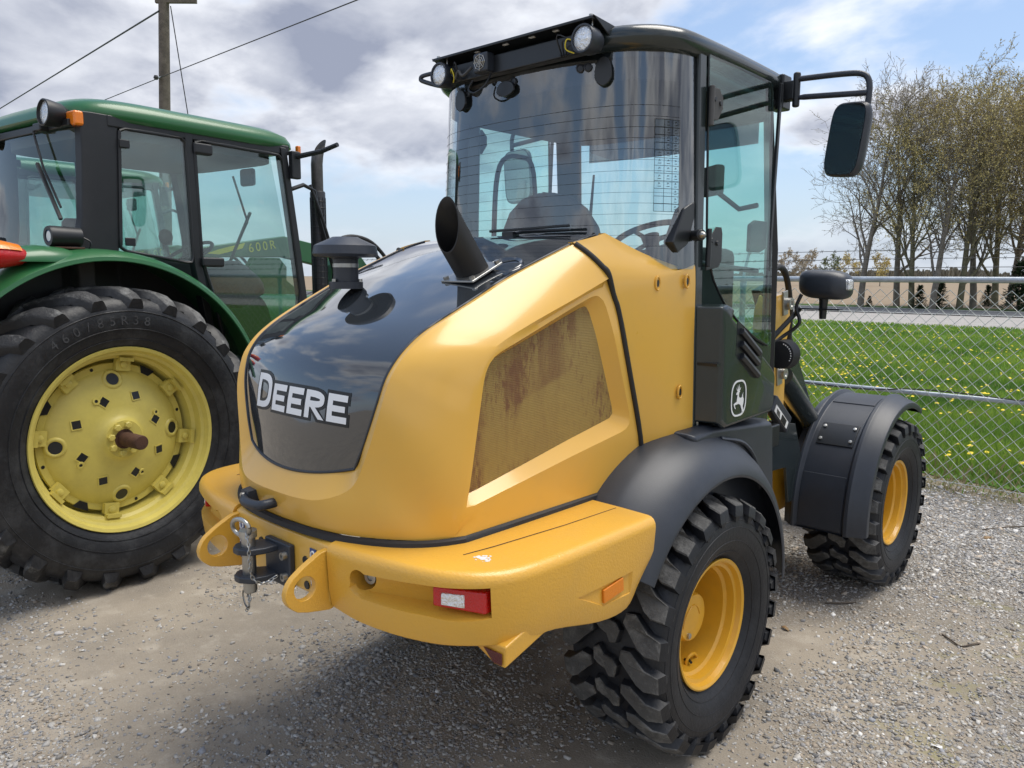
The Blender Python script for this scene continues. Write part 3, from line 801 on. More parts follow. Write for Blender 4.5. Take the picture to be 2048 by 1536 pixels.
def tree_object(name, seed, H, lean, up, n1, dens, budn, buds, barkm, budm, loc, rz, label, spread=1.0, fork=0.35):
    tk, tw, bv, bf = grow_tree(seed, H, lean, up, n1, dens, budn, buds, spread, fork)
    root = empty(name, loc, rz)
    t = tk.build('trunk', barkm, root, smooth=60, merge=0, fixn=False)
    cme = tw.mesh('crown', [barkm, budm], 60, 0, False)
    nb = len(cme.vertices)
    # crown: twigs and buds in one mesh
    allv = tw.v+bv; allf = tw.f+[[i+len(tw.v) for i in f] for f in bf]
    me = bpy.data.meshes.new('crown'); me.from_pydata(allv, [], allf)
    me.materials.append(MATS[barkm]); me.materials.append(MATS[budm])
    me.polygons.foreach_set('material_index', [0]*len(tw.f)+[1]*len(bf)); me.update()
    bpy.data.meshes.remove(cme)
    obj('crown', me, root)
    tag(root, label, 'tree', 'budding trees across the road')
    return root
TREES = [  # x, y, height, kind, rz, label
    (-15.4, 50.6, 15.5, 0, 0.0, 'pale budding tree with a forked trunk, leftmost of the row across the road'),
    (-14.2, 54.2, 16.0, 1, 1.0, 'second trunk from the left in the row of trees across the road'),
    (-12.5, 51.4, 15.5, 2, 2.2, 'third trunk from the left in the row of trees across the road'),
    (-10.9, 49.9, 15.6, 3, 3.9, 'thick trunked olive brown tree, fourth from the left across the road'),
    (-9.9, 52.0, 16.2, 2, 5.0, 'fifth trunk from the left in the row of trees across the road'),
    (-9.6, 54.2, 17.2, 3, 0.8, 'thick olive tree, sixth trunk from the left across the road'),
    (-9.0, 57.5, 17.4, 2, 1.9, 'seventh trunk from the left in the row of trees across the road'),
    (-8.8, 61.0, 18.0, 3, 2.9, 'eighth trunk from the left, deeper in the grove across the road'),
    (-8.0, 64.0, 18.0, 2, 4.1, 'ninth trunk from the left, deep in the grove across the road'),
    (-6.6, 60.0, 17.0, 3, 5.2, 'tall olive brown tree near the right edge of the view'),
    (-5.2, 55.0, 16.5, 2, 0.4, 'olive brown tree at the right edge of the view'),
    (-3.0, 52.5, 16.0, 3, 1.4, 'olive brown tree just beyond the right edge of the view'),
]
protos = {}
for x, y, H, kind, rz, lb in TREES:
    H *= 0.78 if kind < 2 else 0.72
    if kind not in protos:
        pr = {0: (3, 15.5, 0.02, 0.55, 18, 1.05, 4, 0.05, 'bark', 'bud_pale', 0.95, 0.20),
              1: (8, 16.0, -0.02, 0.6, 18, 1.05, 4, 0.05, 'bark', 'bud_pale', 1.0, 0.18),
              2: (21, 16.0, 0.03, 0.65, 17, 1.05, 6, 0.06, 'bark_green', 'bud_olive', 0.85, 0.13),
              3: (34, 16.0, -0.02, 0.7, 17, 1.05, 6, 0.06, 'bark', 'bud_olive', 0.8, 0.14)}[kind]
        protos[kind] = tree_object('budding_tree', pr[0], pr[1], pr[2], pr[3], pr[4], pr[5], pr[6], pr[7], pr[8], pr[9], (x, y, 0), rz, lb, pr[10], pr[11])
        protos[kind].scale = (H/pr[1],)*3
    else:
        t = copy_tree(protos[kind]); t.location = (x, y, 0); t.rotation_euler = (0, 0, rz); t.scale = (H/(15.5 if kind == 0 else 16.0),)*3
        t['label'] = lb
# young spruces under the row
def spruce(H, seed):
    r = random.Random(seed); bv, bf = [], []
    for lv in range(12):
        z = H*(0.06+0.92*lv/12); R = H*0.36*(1-lv/12.5)
        for k in range(9):
            a = r.random()*2*PI
            for j in range(7):
                t = (j+0.5)/7; c = Vector((math.cos(a)*R*t, math.sin(a)*R*t, z-0.22*R*t+H*0.09*(r.random()-0.5)))
                for q in range(2):
                    e = Vector((math.cos(a+r.uniform(-.9, .9)), math.sin(a+r.uniform(-.9, .9)), r.uniform(-.5, .9)))*0.085*H
                    s = Vector((-e.y, e.x, r.uniform(-.03, .03)))*0.28; o = len(bv)
                    bv += [tuple(c), tuple(c+e*0.6+s), tuple(c+e*1.1), tuple(c+e*0.6-s)]; bf.append((o, o+1, o+2, o+3))
    return bv, bf
for k, (px_, py_, H, lb) in enumerate(((1738, 614, 0.75, 'tiny dark spruce beside the leftmost pale tree'), (1838, 617, 1.5, 'young spruce between the third and fourth trunks'),
        (1878, 617, 1.9, 'young spruce beside the thick fourth trunk'), (1974, 613, 1.5, 'young spruce among the trunks right of centre of the row'), (2034, 622, 3.0, 'largest young spruce, at the right edge of the view'))):
    g = gpt(px_, py_); bv, bf = spruce(H, 50+k)
    root = empty('young_spruce', (g[0], g[1], 0))
    obj('crown', fastmesh('crown', np.array(bv), np.array(bf), 'needle', False), root)
    MB().tube([(0, 0, -0.05), (0, 0, H*0.95)], [H*0.025, 0.006], 6).build('trunk', 'bark', root, smooth=60)
    tag(root, lb, 'spruce', 'young spruces under the trees')
# far woods on the horizon, one mass
def far_woods():
    vs, fs, ci = [], [], []
    r = random.Random(5)
    for k in range(5200):
        x = r.uniform(-900, 500); y = 560+60*r.random()+0.08*abs(x); H = 9+7*mnoise.noise(Vector((x*0.012, 1.7, 0)))+4*mnoise.noise(Vector((x*0.05, 3.7, 0)))
        H = max(4, H)*r.uniform(0.55, 1.0)
        a = r.random()*PI; w = r.uniform(2.0, 4.5)
        for q in range(3):
            aa = a+q*1.05; dx, dy = math.cos(aa)*w/2, math.sin(aa)*w/2; o = len(vs)
            n = 6
            for i in range(n):
                t = 2*PI*i/n; s = r.uniform(0.65, 1.0)
                vs.append((x+dx*math.cos(t)*s, y+dy*math.cos(t)*s, H*0.5+H*0.5*math.sin(t)*s))
            fs.append((o, o+1, o+2, o+3, o+4, o+5))
    return fastmesh('far_woods', np.array(vs), np.array(fs), 'far_leaf', False)
tint_mat('far_leaf', (0.24, 0.21, 0.15), (0.33, 0.30, 0.23), 0.9)
tag(obj('far_woods', far_woods()), 'hazy brown woods on the horizon beyond the field', 'woods', kind='stuff')
mid = grow_tree(77, 9.0, 0.02, 0.3, 12, 0.9, 5, 0.10, 1.2, 0.2)
for k, (px_, py_, H, lb, bm) in enumerate(((1573, 562, 9.0, 'small bare tree far off beyond the field by the cab door', 'bud_pale'), (1612, 563, 9.0, 'bare round headed tree far off, second from the cab', 'bud_pale'),
        (1662, 564, 8.0, 'pale green leafing tree far off beyond the field', 'leaf_spring'), (1700, 563, 8.0, 'olive tree far off behind the leftmost pale trunk', 'bud_olive'), (1760, 564, 8.0, 'olive tree far off between the first two trunks', 'bud_olive'))):
    d = _f+(px_-1024)/1540*_r2-(py_-768)/1540*_u2
    t = 210/math.hypot(d.x, d.y); g = (CAM.x+d.x*t, CAM.y+d.y*t)
    root = empty('distant_tree', (g[0], g[1], 0), k*1.3)
    tk, tw, bv, bf = mid
    tk2 = MB(); tk2.v = tk.v; tk2.f = tk.f; tk2.m = tk.m
    tk2.build('trunk', 'bark', root, smooth=60, merge=0, fixn=False)
    big = [tuple(Vector(p)+ (Vector(p)-Vector(bv[(i//4)*4]))*0.8) for i, p in enumerate(bv)]
    me = bpy.data.meshes.new('crown'); me.from_pydata(tw.v+big, [], tw.f+[[i+len(tw.v) for i in f] for f in bf])
    me.materials.append(MATS['bark']); me.materials.append(MATS[bm])
    me.polygons.foreach_set('material_index', [0]*len(tw.f)+[1]*len(bf)); me.update()
    obj('crown', me, root)
    root.scale = (H/9.0*0.8,)*3
    tag(root, lb, 'tree', 'distant trees beyond the field')

# ---------------------------------------------------------- utility pole and wires
def ray_pt(px, py, dist):
    d = _f+(px-1024)/1540*_r2-(py-768)/1540*_u2
    t = dist/math.hypot(d.x, d.y)
    return Vector((CAM.x+d.x*t, CAM.y+d.y*t, CAM.z+d.z*t))
pb = ray_pt(327, 556, 27.0)
pt_ = ray_pt(327, -70, 27.0)-Vector((pb.x, pb.y, 0))
pole = empty('utility_pole', (pb.x, pb.y, 0))
tag(pole, 'weathered wooden utility pole behind the green tractor', 'pole')
MB().tube([(0, 0, -0.5), tuple(pt_*0.4), tuple(pt_)], [0.19, 0.175, 0.15], 14).build('pole_shaft', 'wood_pole', pole, smooth=60)
ac_ = (ray_pt(352, 2, 26.8)-Vector((pb.x, pb.y, 0)))
arm = MB().box(ac_, (1.25, 0.11, 0.13), Matrix.Rotation(YAW, 3, 'Z')).build('crossarm', 'wood_pole', pole, bevel=0.008)
MB().tube([tuple(ray_pt(322, 155, 26.9)-Vector((pb.x, pb.y, 0))), tuple(ray_pt(308, 155, 26.7)-Vector((pb.x, pb.y, 0)))], 0.03, 8).build('bracket', 'galvanised', pole)
MB().lathe([(-.06, .05), (0, .07), (.06, .05)], ray_pt(312, 155, 26.7)-Vector((pb.x, pb.y, 0)), (0, 0, 1), 12, True).build('insulator', 'dark_wire', pole)
def wire(pts, r, label, sag=0.0):
    P = [Vector(p) for p in pts]
    if len(P) == 2:
        P = [P[0].lerp(P[1], t)-Vector((0, 0, sag*4*t*(1-t))) for t in np.linspace(0, 1, 18)]
    o = MB().tube(P, r, 5, False).build('overhead_wire', 'dark_wire', smooth=60, merge=0, fixn=False)
    tag(o, label, 'wire', 'wires at the utility pole')
wire([ray_pt(318, 156, 26.9), ray_pt(760, -18, 16.0)], 0.013, 'overhead wire rising right from the utility pole', 0.0)
wire([ray_pt(318, 156, 26.9), ray_pt(120, 236, 34.0)], 0.013, 'overhead wire dropping left from the pole towards the green roof')
wire([ray_pt(318, 22, 26.9), ray_pt(-60, 254, 60.0)], 0.026, 'thin wire falling to the left edge from the pole top')
wire([ray_pt(341, 12, 27.2), ray_pt(384, 280, 27.6)], 0.016, 'steel guy wire slanting down right of the pole')
# ============================================================ THE WHEEL LOADER (x right, y forward, z up; origin under the rear axle)
LD = empty('wheel_loader', (0, 0, 0))
tag(LD, 'yellow compact wheel loader with dark cab, standing in front of the fence', 'wheel loader')
WB = 2.30

# ---- hood
EDGE = [(.304, -1.328, 1.286), (.342, -1.319, 1.369), (.381, -1.303, 1.481), (.396, -1.284, 1.555), (.404, -1.260, 1.601), (.409, -1.216, 1.649),
        (.412, -1.147, 1.697), (.423, -1.051, 1.746), (.434, -.925, 1.807), (.441, -.792, 1.868), (.463, -.508, 1.978), (.475, -.36, 2.02)]
EC = cr(EDGE, 6)                 # fine right edge of the dark panel
NE = len(EC)
def panel_pt(i, v, off=0.0):
    """point on the dark hood panel: i index along the edge (float), v in -1..1 across."""
    i = max(0, min(NE-1.001, i)); k = int(i); t = i-k
    e = EC[k].lerp(EC[k+1], t)
    s = i/(NE-1)
    d = (EC[min(k+2, NE-1)]-EC[max(k-1, 0)]).normalized()      # along the edge
    nrm = Vector((0, -d.z, d.y)).normalized()                    # outward in the y-z plane
    if nrm.z < 0 and nrm.y > 0: nrm = -nrm
    crown = (0.052*(1-s)+0.012*s)*(1-v*v)
    p = Vector((e.x*v, e.y, e.z))+nrm*(crown+off)
    if i < 6: p.z -= 0.045*(1-v*v)*(1-i/6)
    return p
rows = [[panel_pt(i, v) for v in np.linspace(-1, 1, 25)] for i in range(NE)]
MB().grid(rows).build('hood_panel', 'gloss_panel', LD, smooth=60)
# rubber bead round the panel
bead = [panel_pt(i, 1.0, 0.001) for i in range(NE-1, -1, -1)]+[panel_pt(0, v, 0.001) for v in np.linspace(1, -1, 25)][1:-1]+[panel_pt(i, -1.0, 0.001) for i in range(NE)]
MB().tube(bead, 0.0045, 6).build('panel_bead', 'dark_plastic', LD, smooth=60)

# yellow shell, right half: rings from the panel edge to the side crease
inner = [panel_pt(0, v) for v in (0.0, 0.35, 0.7)]+[Vector(EDGE[0])]+[Vector(EDGE[k]) for k in (1, 2, 3, 4, 5, 6, 7, 8, 9, 10)]
bevl = [(0, -1.424, 1.178), (.13, -1.420, 1.180), (.235, -1.402, 1.192), (.328, -1.360, 1.238), (.376, -1.338, 1.340), (.416, -1.318, 1.470), (.428, -1.292, 1.558), (.434, -1.264, 1.605),
        (.438, -1.217, 1.653), (.440, -1.147, 1.701), (.450, -1.051, 1.750), (.460, -.925, 1.810), (.467, -.792, 1.871), (.486, -.508, 1.980)]
outer = [(0, -1.405, 1.088), (.17, -1.395, 1.088), (.32, -1.36, 1.088), (.47, -1.275, 1.088), (.558, -1.157, 1.088), (.578, -1.135, 1.23), (.582, -1.105, 1.40), (.582, -1.075, 1.54),
         (.580, -1.035, 1.625), (.580, -.97, 1.668), (.582, -.85, 1.715), (.584, -.72, 1.760), (.584, -.60, 1.800), (.580, -.415, 1.863)]
def bulge(a, b, c, t, amt):
    """quadratic curve a-b pushed out along c."""
    p = Vector(a).lerp(Vector(b), t)
    return p+Vector(c)*amt*4*t*(1-t)
Ic, Bc, Oc = cr(inner, 5), cr(bevl, 5), cr(outer, 5)
rows = []
NS = len(Ic)
for k in range(NS):
    a, b, c = Ic[k], Bc[k], Oc[k]
    s = k/(NS-1)
    mid = (b+c)/2
    # outward direction of the shoulder: away from the hood's core
    core = Vector((0.12, max(-1.0, mid.y+0.28), mid.z-0.42 if s > 0.5 else mid.z))
    n = (mid-core).normalized()
    amt = float(np.interp(s, [0, .18, .26, .36, .55, .66, 1], [.002, .006, .018, .026, .024, .016, .012]))
    row = [a-(b-a)*0.02, a.lerp(b, 0.15), a.lerp(b, 0.55), b.copy()]
    row += [bulge(b, c, n, t, amt) for t in np.linspace(0, 1, 12)[1:]]
    rows.append(row)
shell = MB().grid(rows)
rows_front = [p.copy() for p in rows[-1]]
# side with the grille recess (rings of equal count)
def sidept(y, z, d=0.0):
    x = 0.582-0.02*max(0, (z-1.66)/0.2)-0.010*max(0, (1.25-z)/0.17)+0.012*max(0, (y+0.6)/0.4)
    return Vector((x-d, y, z))
NR = 96
b_top = [tuple(p) for p in Oc[20:]]
front_edge = [(-.415, 1.863), (-.385, 1.80), (-.36, 1.74), (-.30, 1.53), (-.215, 1.26), (-.18, 1.09)]
L1 = [p.copy() for p in Oc[20:]]
L2 = resample([sidept(*p) for p in front_edge], 24)
L3 = resample([sidept(-.18, 1.088), sidept(-1.155, 1.088)], 32)
loop0 = L1[:-1]+L2[:-1]+L3[:-1]
loop0[0] = Oc[20].copy()
def arcpoly(pts, rr, n=5):
    """round the corners of a (y,z) polygon."""
    out = []; m = len(pts)
    for k in range(m):
        p = Vector((*pts[k], 0)); a = Vector((*pts[k-1], 0)); b = Vector((*pts[(k+1) % m], 0))
        r_ = rr[k]; pa = p+(a-p).normalized()*r_; pb_ = p+(b-p).normalized()*r_
        for t in np.linspace(0, 1, n): out.append((pa*(1-t)**2+p*2*t*(1-t)+pb_*t*t))
    return [(q.x, q.y) for q in out]
rec_out = arcpoly([(-1.125, 1.170), (-1.040, 1.618), (-.445, 1.820), (-.262, 1.305)], [0.015, 0.07, 0.07, 0.06])
rec_in = arcpoly([(-1.088, 1.203), (-1.010, 1.604), (-.490, 1.772), (-.330, 1.352)], [0.012, 0.03, 0.03, 0.03])
def loopmatch(loop, ref):
    """resample closed (y,z) loop so that points match ref by angle round the centre."""
    cy_, cz_ = -0.70, 1.48
    pts = [Vector((0, y, z)) for y, z in loop]; n = len(pts)
    out = []
    for q in ref:
        a = math.atan2(q.z-cz_, q.y-cy_); dx, dz = math.cos(a), math.sin(a); best = None
        for i in range(n):
            p1, p2 = pts[i], pts[(i+1) % n]
            ey, ez = p2.y-p1.y, p2.z-p1.z; den_ = dx*ez-dz*ey
            if abs(den_) < 1e-12: continue
            t = ((p1.y-cy_)*ez-(p1.z-cz_)*ey)/den_; u = ((p1.y-cy_)*dz-(p1.z-cz_)*dx)/den_
            if t > 0 and -1e-6 <= u <= 1+1e-6 and (best is None or t < best): best = t
        out.append((cy_+dx*best, cz_+dz*best))
    return out
ro = loopmatch(rec_out, loop0); ri = loopmatch(rec_in, loop0)
r1 = [sidept(y, z) for y, z in ro]
r1b = [sidept(y, z, 0.004).lerp(sidept(y2, z2, 0.004), 0.10) for (y, z), (y2, z2) in zip(ro, ri)]
r2 = [sidept(y, z, 0.036) for y, z in ri]
mid0 = [p.lerp(q, 0.5) for p, q in zip(loop0, r1)]
mid0 = [sidept(p.y, p.z) for p in mid0]
ringsB = [loop0, mid0, r1, r1b, r2]
shell.loft(ringsB, True, False)
shell.mirror(0)
hood = shell.build('hood', 'loader_yellow', LD, smooth=23, merge=0.002)
# grille cloth
def grille_mat():
    m = bpy.data.materials.new('grille_screen'); n, l = nodes_of(m); b = n['Principled BSDF']
    tc = n.new('ShaderNodeTexCoord')
    def nz(s, d=6, r=0.6, sc=(1, 1, 1), loc=(0, 0, 0)):
        mp = n.new('ShaderNodeMapping'); mp.inputs['Scale'].default_value = sc; mp.inputs['Location'].default_value = loc
        l.new(tc.outputs['Object'], mp.inputs[0])
        t = n.new('ShaderNodeTexNoise'); t.inputs['Scale'].default_value = s; t.inputs['Detail'].default_value = d; t.inputs['Roughness'].default_value = r
        l.new(mp.outputs[0], t.inputs['Vector']); return t.outputs['Fac']
    def mr(x, a, bb, c=0.0, d=1.0):
        t = n.new('ShaderNodeMapRange'); t.interpolation_type = 'SMOOTHSTEP'
        for k, v in zip(('From Min', 'From Max', 'To Min', 'To Max'), (a, bb, c, d)): t.inputs[k].default_value = v
        l.new(x, t.inputs['Value']); return t.outputs[0]
    def mul(a, c, op='MULTIPLY'):
        t = n.new('ShaderNodeMath'); t.operation = op
        for i, x in enumerate((a, c)):
            if isinstance(x, float): t.inputs[i].default_value = x
            else: l.new(x, t.inputs[i])
        return t.outputs[0]
    def mx(f, a, c):
        t = n.new('ShaderNodeMix'); t.data_type = 'RGBA'; l.new(f, t.inputs[0])
        for k, x in ((6, a), (7, c)):
            if isinstance(x, tuple): t.inputs[k].default_value = (*x, 1)
            else: l.new(x, t.inputs[k])
        return t.outputs[2]
    sp = n.new('ShaderNodeSeparateXYZ'); l.new(tc.outputs['Object'], sp.inputs[0])
    Yc, Zc = sp.outputs[1], sp.outputs[2]
    streak = mr(nz(16, 5, 0.65, (1, 1, 0.18)), 0.50, 0.62)
    speck = mr(nz(70, 6, 0.75, (1, 1, 0.35)), 0.50, 0.60)
    big = mr(nz(4.0, 4, 0.5, (1, 1, 0.8), (3, 1, 0)), 0.44, 0.60)
    fine = mul(mul(speck, 0.8), mul(streak, 0.7), 'ADD')
    rustf = mul(fine, mul(mul(big, 0.75), 0.16, 'ADD'), 'MULTIPLY')
    # two rust patches with straight lower edges left by shelves behind the screen
    def win(lo, hi, x, sft): return mul(mr(x, lo-sft, lo+sft), mr(x, hi-sft, hi+sft, 1.0, 0.0))
    zt = mul(Zc, mul(Yc, -0.30), 'ADD')            # height along the shelf slope
    p1 = mul(win(-.86, -.62, Yc, 0.05), win(1.72, 1.92, zt, 0.012))
    p1 = mul(p1, mr(nz(9, 5, 0.6, (1, 1, 0.25), (1, 5, 0)), 0.38, 0.60))
    rustf = mul(rustf, mul(p1, 0.55), 'ADD')
    t = n.new('ShaderNodeMath'); t.operation = 'MINIMUM'; l.new(rustf, t.inputs[0]); t.inputs[1].default_value = 0.85
    base = mx(mr(nz(2.5), 0.35, 0.65), (0.43, 0.29, 0.075), (0.36, 0.24, 0.065))
    base = mx(mr(Zc, 1.25, 1.75), base, (0.37, 0.26, 0.085))
    c = mx(t.outputs[0], base, (0.19, 0.075, 0.035))
    wv = n.new('ShaderNodeTexWave'); wv.bands_direction = 'Z'; wv.inputs['Scale'].default_value = 55
    l.new(tc.outputs['Object'], wv.inputs['Vector'])
    wv2 = n.new('ShaderNodeTexWave'); wv2.bands_direction = 'Y'; wv2.inputs['Scale'].default_value = 55
    l.new(tc.outputs['Object'], wv2.inputs['Vector'])
    wm = mul(mul(wv.outputs['Fac'], wv2.outputs['Fac'], 'MINIMUM'), 1.0)
    c2 = n.new('ShaderNodeMix'); c2.data_type = 'RGBA'; c2.blend_type = 'MULTIPLY'
    l.new(mr(wm, 0.0, 0.5, 0.45, 0.0), c2.inputs[0]); l.new(c, c2.inputs[6]); c2.inputs[7].default_value = (0.3, 0.3, 0.3, 1)
    l.new(c2.outputs[2], b.inputs['Base Color']); b.inputs['Roughness'].default_value = 0.6
    bp = n.new('ShaderNodeBump'); bp.inputs['Strength'].default_value = 0.6; bp.inputs['Distance'].default_value = 0.002
    l.new(wm, bp.inputs['Height']); l.new(bp.outputs[0], b.inputs['Normal'])
    MATS['grille_screen'] = m
grille_mat()
for sgn in (1, -1):
    mb = MB()
    pts = [sidept(y, z, 0.0355) for y, z in ri]
    c = sum(pts, Vector())/len(pts)
    n_ = len(pts)
    mb.add([c]+pts, [(0, i+1, (i+1) % n_+1) for i in range(n_)])
    if sgn < 0: mb.xform(Matrix.Scale(-1, 4, (1, 0, 0)))
    mb.build('grille_screen', 'grille_screen', LD, smooth=60, label='rust stained woven mesh screen in the hood side' if sgn > 0 else None)
# seal strip round the hood base
seal = [(-.578, -.25, 1.076), (-.576, -1.0, 1.076), (-.562, -1.155, 1.076), (-.475, -1.278, 1.076), (-.32, -1.365, 1.076), (-.17, -1.398, 1.076)]
seal = seal+[(0, -1.408, 1.076)]+[(-x, y, z) for x, y, z in reversed(seal)]
sl = cr(seal, 6)
MB().loft([[p+Vector((0, 0, -0.014)), p+Vector((0, 0, 0.012)), p+((p-Vector((0, -.6, p.z))).normalized()*0.012)+Vector((0, 0, 0.006)), p+((p-Vector((0, -.6, p.z))).normalized()*0.015)+Vector((0, 0, -0.010))] for p in sl], True, True).build('hood_seal', 'black_rubber', LD, smooth=50)
# front seal of the hood side
for sgn in (1, -1):
    pth = [p+Vector((.002, .004, .003)) for p in rows_front[3::2]]+[sidept(*p, -0.001) for p in front_edge[1:]]
    pth = [Vector((p.x*sgn, p.y+0.006, p.z)) for p in pth]
    MB().tube(cr(pth, 5), 0.011, 8).build('side_seal', 'black_rubber', LD, smooth=60)
# hood core closes the view through gaps
MB().box((0, -.72, 1.32), (0.9, 1.0, 0.44)).build('engine_block', 'cab_black', LD, bevel=0.02)

# hood latch handle
h = MB(); c0 = Vector((-.155, -1.428, 1.135))
h.loft([[c0+Vector((dx, dy, dz)) for dx, dy, dz in ((-.028, 0.02, -.02), (.028, 0.02, -.02), (.028, 0.02, .022), (-.028, 0.02, .022))],
        [c0+Vector((dx, dy, dz)) for dx, dy, dz in ((-.024, -.02, -.017), (.022, -.02, -.017), (.022, -.016, .018), (-.024, -.016, .018))]], True, True)
h.tube(cr([c0+Vector((.0, -.02, -.004)), c0+Vector((.045, -.040, -.006)), c0+Vector((.11, -.036, -.006)), c0+Vector((.135, -.022, -.002)), c0+Vector((.140, .02, .0))], 5), [0.014]*3+[0.0165]*16+[0.016]*2, 8)
hh = h.build('latch_handle', 'dark_plastic', LD, smooth=50)
MB().lathe([(-.004, .011), (.004, .011)], c0+Vector((-.003, -.024, .002)), (0, 1, 0), 14, True).build('lock_cylinder', 'steel', hh)

# ---- lettering on the panel
def strip(mb, pa, pb, mapf, n=6):
    rows_ = []
    A = resample([(*p, 0) for p in pa], max(len(pa), n)) if len(pa) == 2 else [Vector((*p, 0)) for p in pa]
    B = resample([(*p, 0) for p in pb], max(len(pb), n)) if len(pb) == 2 else [Vector((*p, 0)) for p in pb]
    for a, b in zip(A, B):
        rows_.append([mapf(*(a.lerp(b, t).xy)) for t in (0, 0.5, 1)])
    mb.grid(rows_)
def letter_strips(ch, x, y, h, w, s, g=0.0):
    """strokes of a bold letter as pairs of edge polylines; g fattens every stroke."""
    out = []
    def rect(x0, y0, x1, y1): out.append(([(x0-g, y0-g), (x1+g, y0-g)], [(x0-g, y1+g), (x1+g, y1+g)]))
    sv = s*0.86
    if ch == 'E':
        rect(x, y, x+s, y+h); rect(x+s*0.9, y, x+w, y+sv); rect(x+s*0.9, y+h-sv, x+w, y+h); rect(x+s*0.9, y+h*0.5-sv*0.46, x+w*0.9, y+h*0.5+sv*0.46)
    elif ch == 'D':
        rect(x, y, x+s, y+h)
        o_, i_ = [], []
        for t in np.linspace(-PI/2, PI/2, 19):
            ex = 0.62
            cx_ = math.copysign(abs(math.cos(t))**ex, math.cos(t)); sy_ = math.copysign(abs(math.sin(t))**ex, math.sin(t))
            o_.append((x+s*0.9+(w-s*0.9+g)*cx_, y+h/2+(h/2+g)*sy_)); i_.append((x+s*0.9+(w-s*1.9-g)*cx_, y+h/2+(h/2-sv-g)*sy_))
        out.append((o_, i_))
    elif ch == 'R':
        rect(x, y, x+s, y+h)
        o_, i_ = [], []; yb = y+h*0.40; hb = h*0.60
        for t in np.linspace(-PI/2, PI/2, 17):
            ex = 0.7
            cx_ = math.copysign(abs(math.cos(t))**ex, math.cos(t)); sy_ = math.copysign(abs(math.sin(t))**ex, math.sin(t))
            o_.append((x+s*0.9+(w-s*0.9+g)*cx_*0.97, yb+hb/2+(hb/2+g)*sy_)); i_.append((x+s*0.9+(w-s*1.9-g)*cx_, yb+hb/2+(hb/2-sv-g)*sy_))
        out.append((o_, i_))
        out.append(([(x+s*1.0-g, y+h*0.46), (x+w-s*1.05-g, y-g)], [(x+s*2.0+g, y+h*0.46), (x+w+s*0.12+g, y-g)]))
    return out
def zindex(z):
    lo, hi = 0.0, NE-1.0
    for _ in range(30):
        m_ = (lo+hi)/2
        if EC[int(m_)].lerp(EC[min(int(m_)+1, NE-1)], m_-int(m_)).z < z: lo = m_
        else: hi = m_
    return (lo+hi)/2
def on_panel(x, z, off):
    i = zindex(z); k = int(i); e = EC[k].lerp(EC[min(k+1, NE-1)], i-k)
    return panel_pt(i, x/e.x, off)
LX, LZ = -.238, 1.417
word = [('D', 0.0, 0.110, 0.108)]
xx = 0.122
for ch in 'EERE':
    w_ = 0.085 if ch == 'E' else 0.094
    word.append((ch, xx, 0.084, w_)); xx += w_+0.0135
for layer, (g_, off_, mm) in enumerate(((0.0095, 0.0012, 'black_decal'), (0.0, 0.0026, 'white_decal'))):
    for ch, x_, h_, w_ in word:
        mb = MB()
        for pa, pb in letter_strips(ch, LX+x_, LZ, h_, w_, 0.0228, g_):
            strip(mb, pa, pb, lambda a, b, o2=off_: on_panel(a, b, o2))
        mb.build('letter' if layer else 'letter_outline', mm, LD, smooth=0, fixn=True, merge=0)

# ---- air pre-cleaner and exhaust
pc = Vector((-.2, -.985, 1.80))
tilt = Matrix.Rotation(0.0, 3, 'X')
pre = MB().lathe([(0.02, .062), (.045, .062), (.046, .046), (.128, .046), (.13, .05), (.136, .05), (.138, .046), (.15, .046)], pc, (0, 0, 1), 28).build('intake_neck', 'dark_plastic', LD, smooth=40)
capm = MB().lathe([(.134, .05), (.136, .112), (.146, .119), (.176, .113), (.180, .107), (.202, .058), (.208, .047), (.209, 0.0)], pc, (0, 0, 1), 40)
capm.build('intake_cap', 'dark_plastic', pre, smooth=40)
MB().lathe([(.098, .0475), (.112, .0475)], pc, (0, 0, 1), 28).build('hose_clamp', 'steel', pre, smooth=40)
for a in (0.6, 2.7, 4.8):
    MB().lathe([(0, .008), (.010, .008), (.010, 0)], pc+Vector((math.cos(a)*.055, math.sin(a)*.055, .046)), (0, 0, 1), 6).build('bolt', 'steel', pre, smooth=0)
# exhaust: slanted pipe cut off upright
def surf_z(x, y):
    """height of the hood panel at x, y (upper part)."""
    best = None
    for i in np.linspace(20, NE-1.01, 220):
        k = int(i); e = EC[k].lerp(EC[k+1], i-k); p = panel_pt(i, max(-1, min(1, x/e.x)))
        d_ = abs(p.y-y)
        if best is None or d_ < best[0]: best = (d_, p.z)
    return best[1]
eb = Vector((.285, -.80, surf_z(.285, -.80)))
axd = Vector((0, -0.62, 0.785)).normalized()
rp = 0.058
def cutring(r_, ycut):
    out = []
    e1 = Vector((1, 0, 0)); e2 = axd.cross(e1).normalized()
    for k in range(32):
        a = 2*PI*k/32; q = eb+e1*r_*math.cos(a)+e2*r_*math.sin(a)
        t = (ycut-q.y)/axd.y; out.append(q+axd*t)
    return out
def basering(r_):
    e1 = Vector((1, 0, 0)); e2 = axd.cross(e1).normalized()
    return [eb+e1*r_*math.cos(2*PI*k/32)+e2*r_*math.sin(2*PI*k/32)-axd*0.04 for k in range(32)]
YC = -0.925
MB().loft([basering(rp), cutring(rp, YC), cutring(rp-0.004, YC), cutring(rp-0.005, YC+0.02), basering(rp-0.006)], True, False).build('exhaust_pipe', 'exhaust_black', LD, smooth=40)
sl_ = math.atan2(0.075, 0.135)
fl = MB().box(eb+Vector((0, -0.01, 0.006)), (.155, .16, .008), Matrix.Rotation(0.43, 3, 'X')).build('exhaust_flange', 'steel', LD, bevel=0.003)
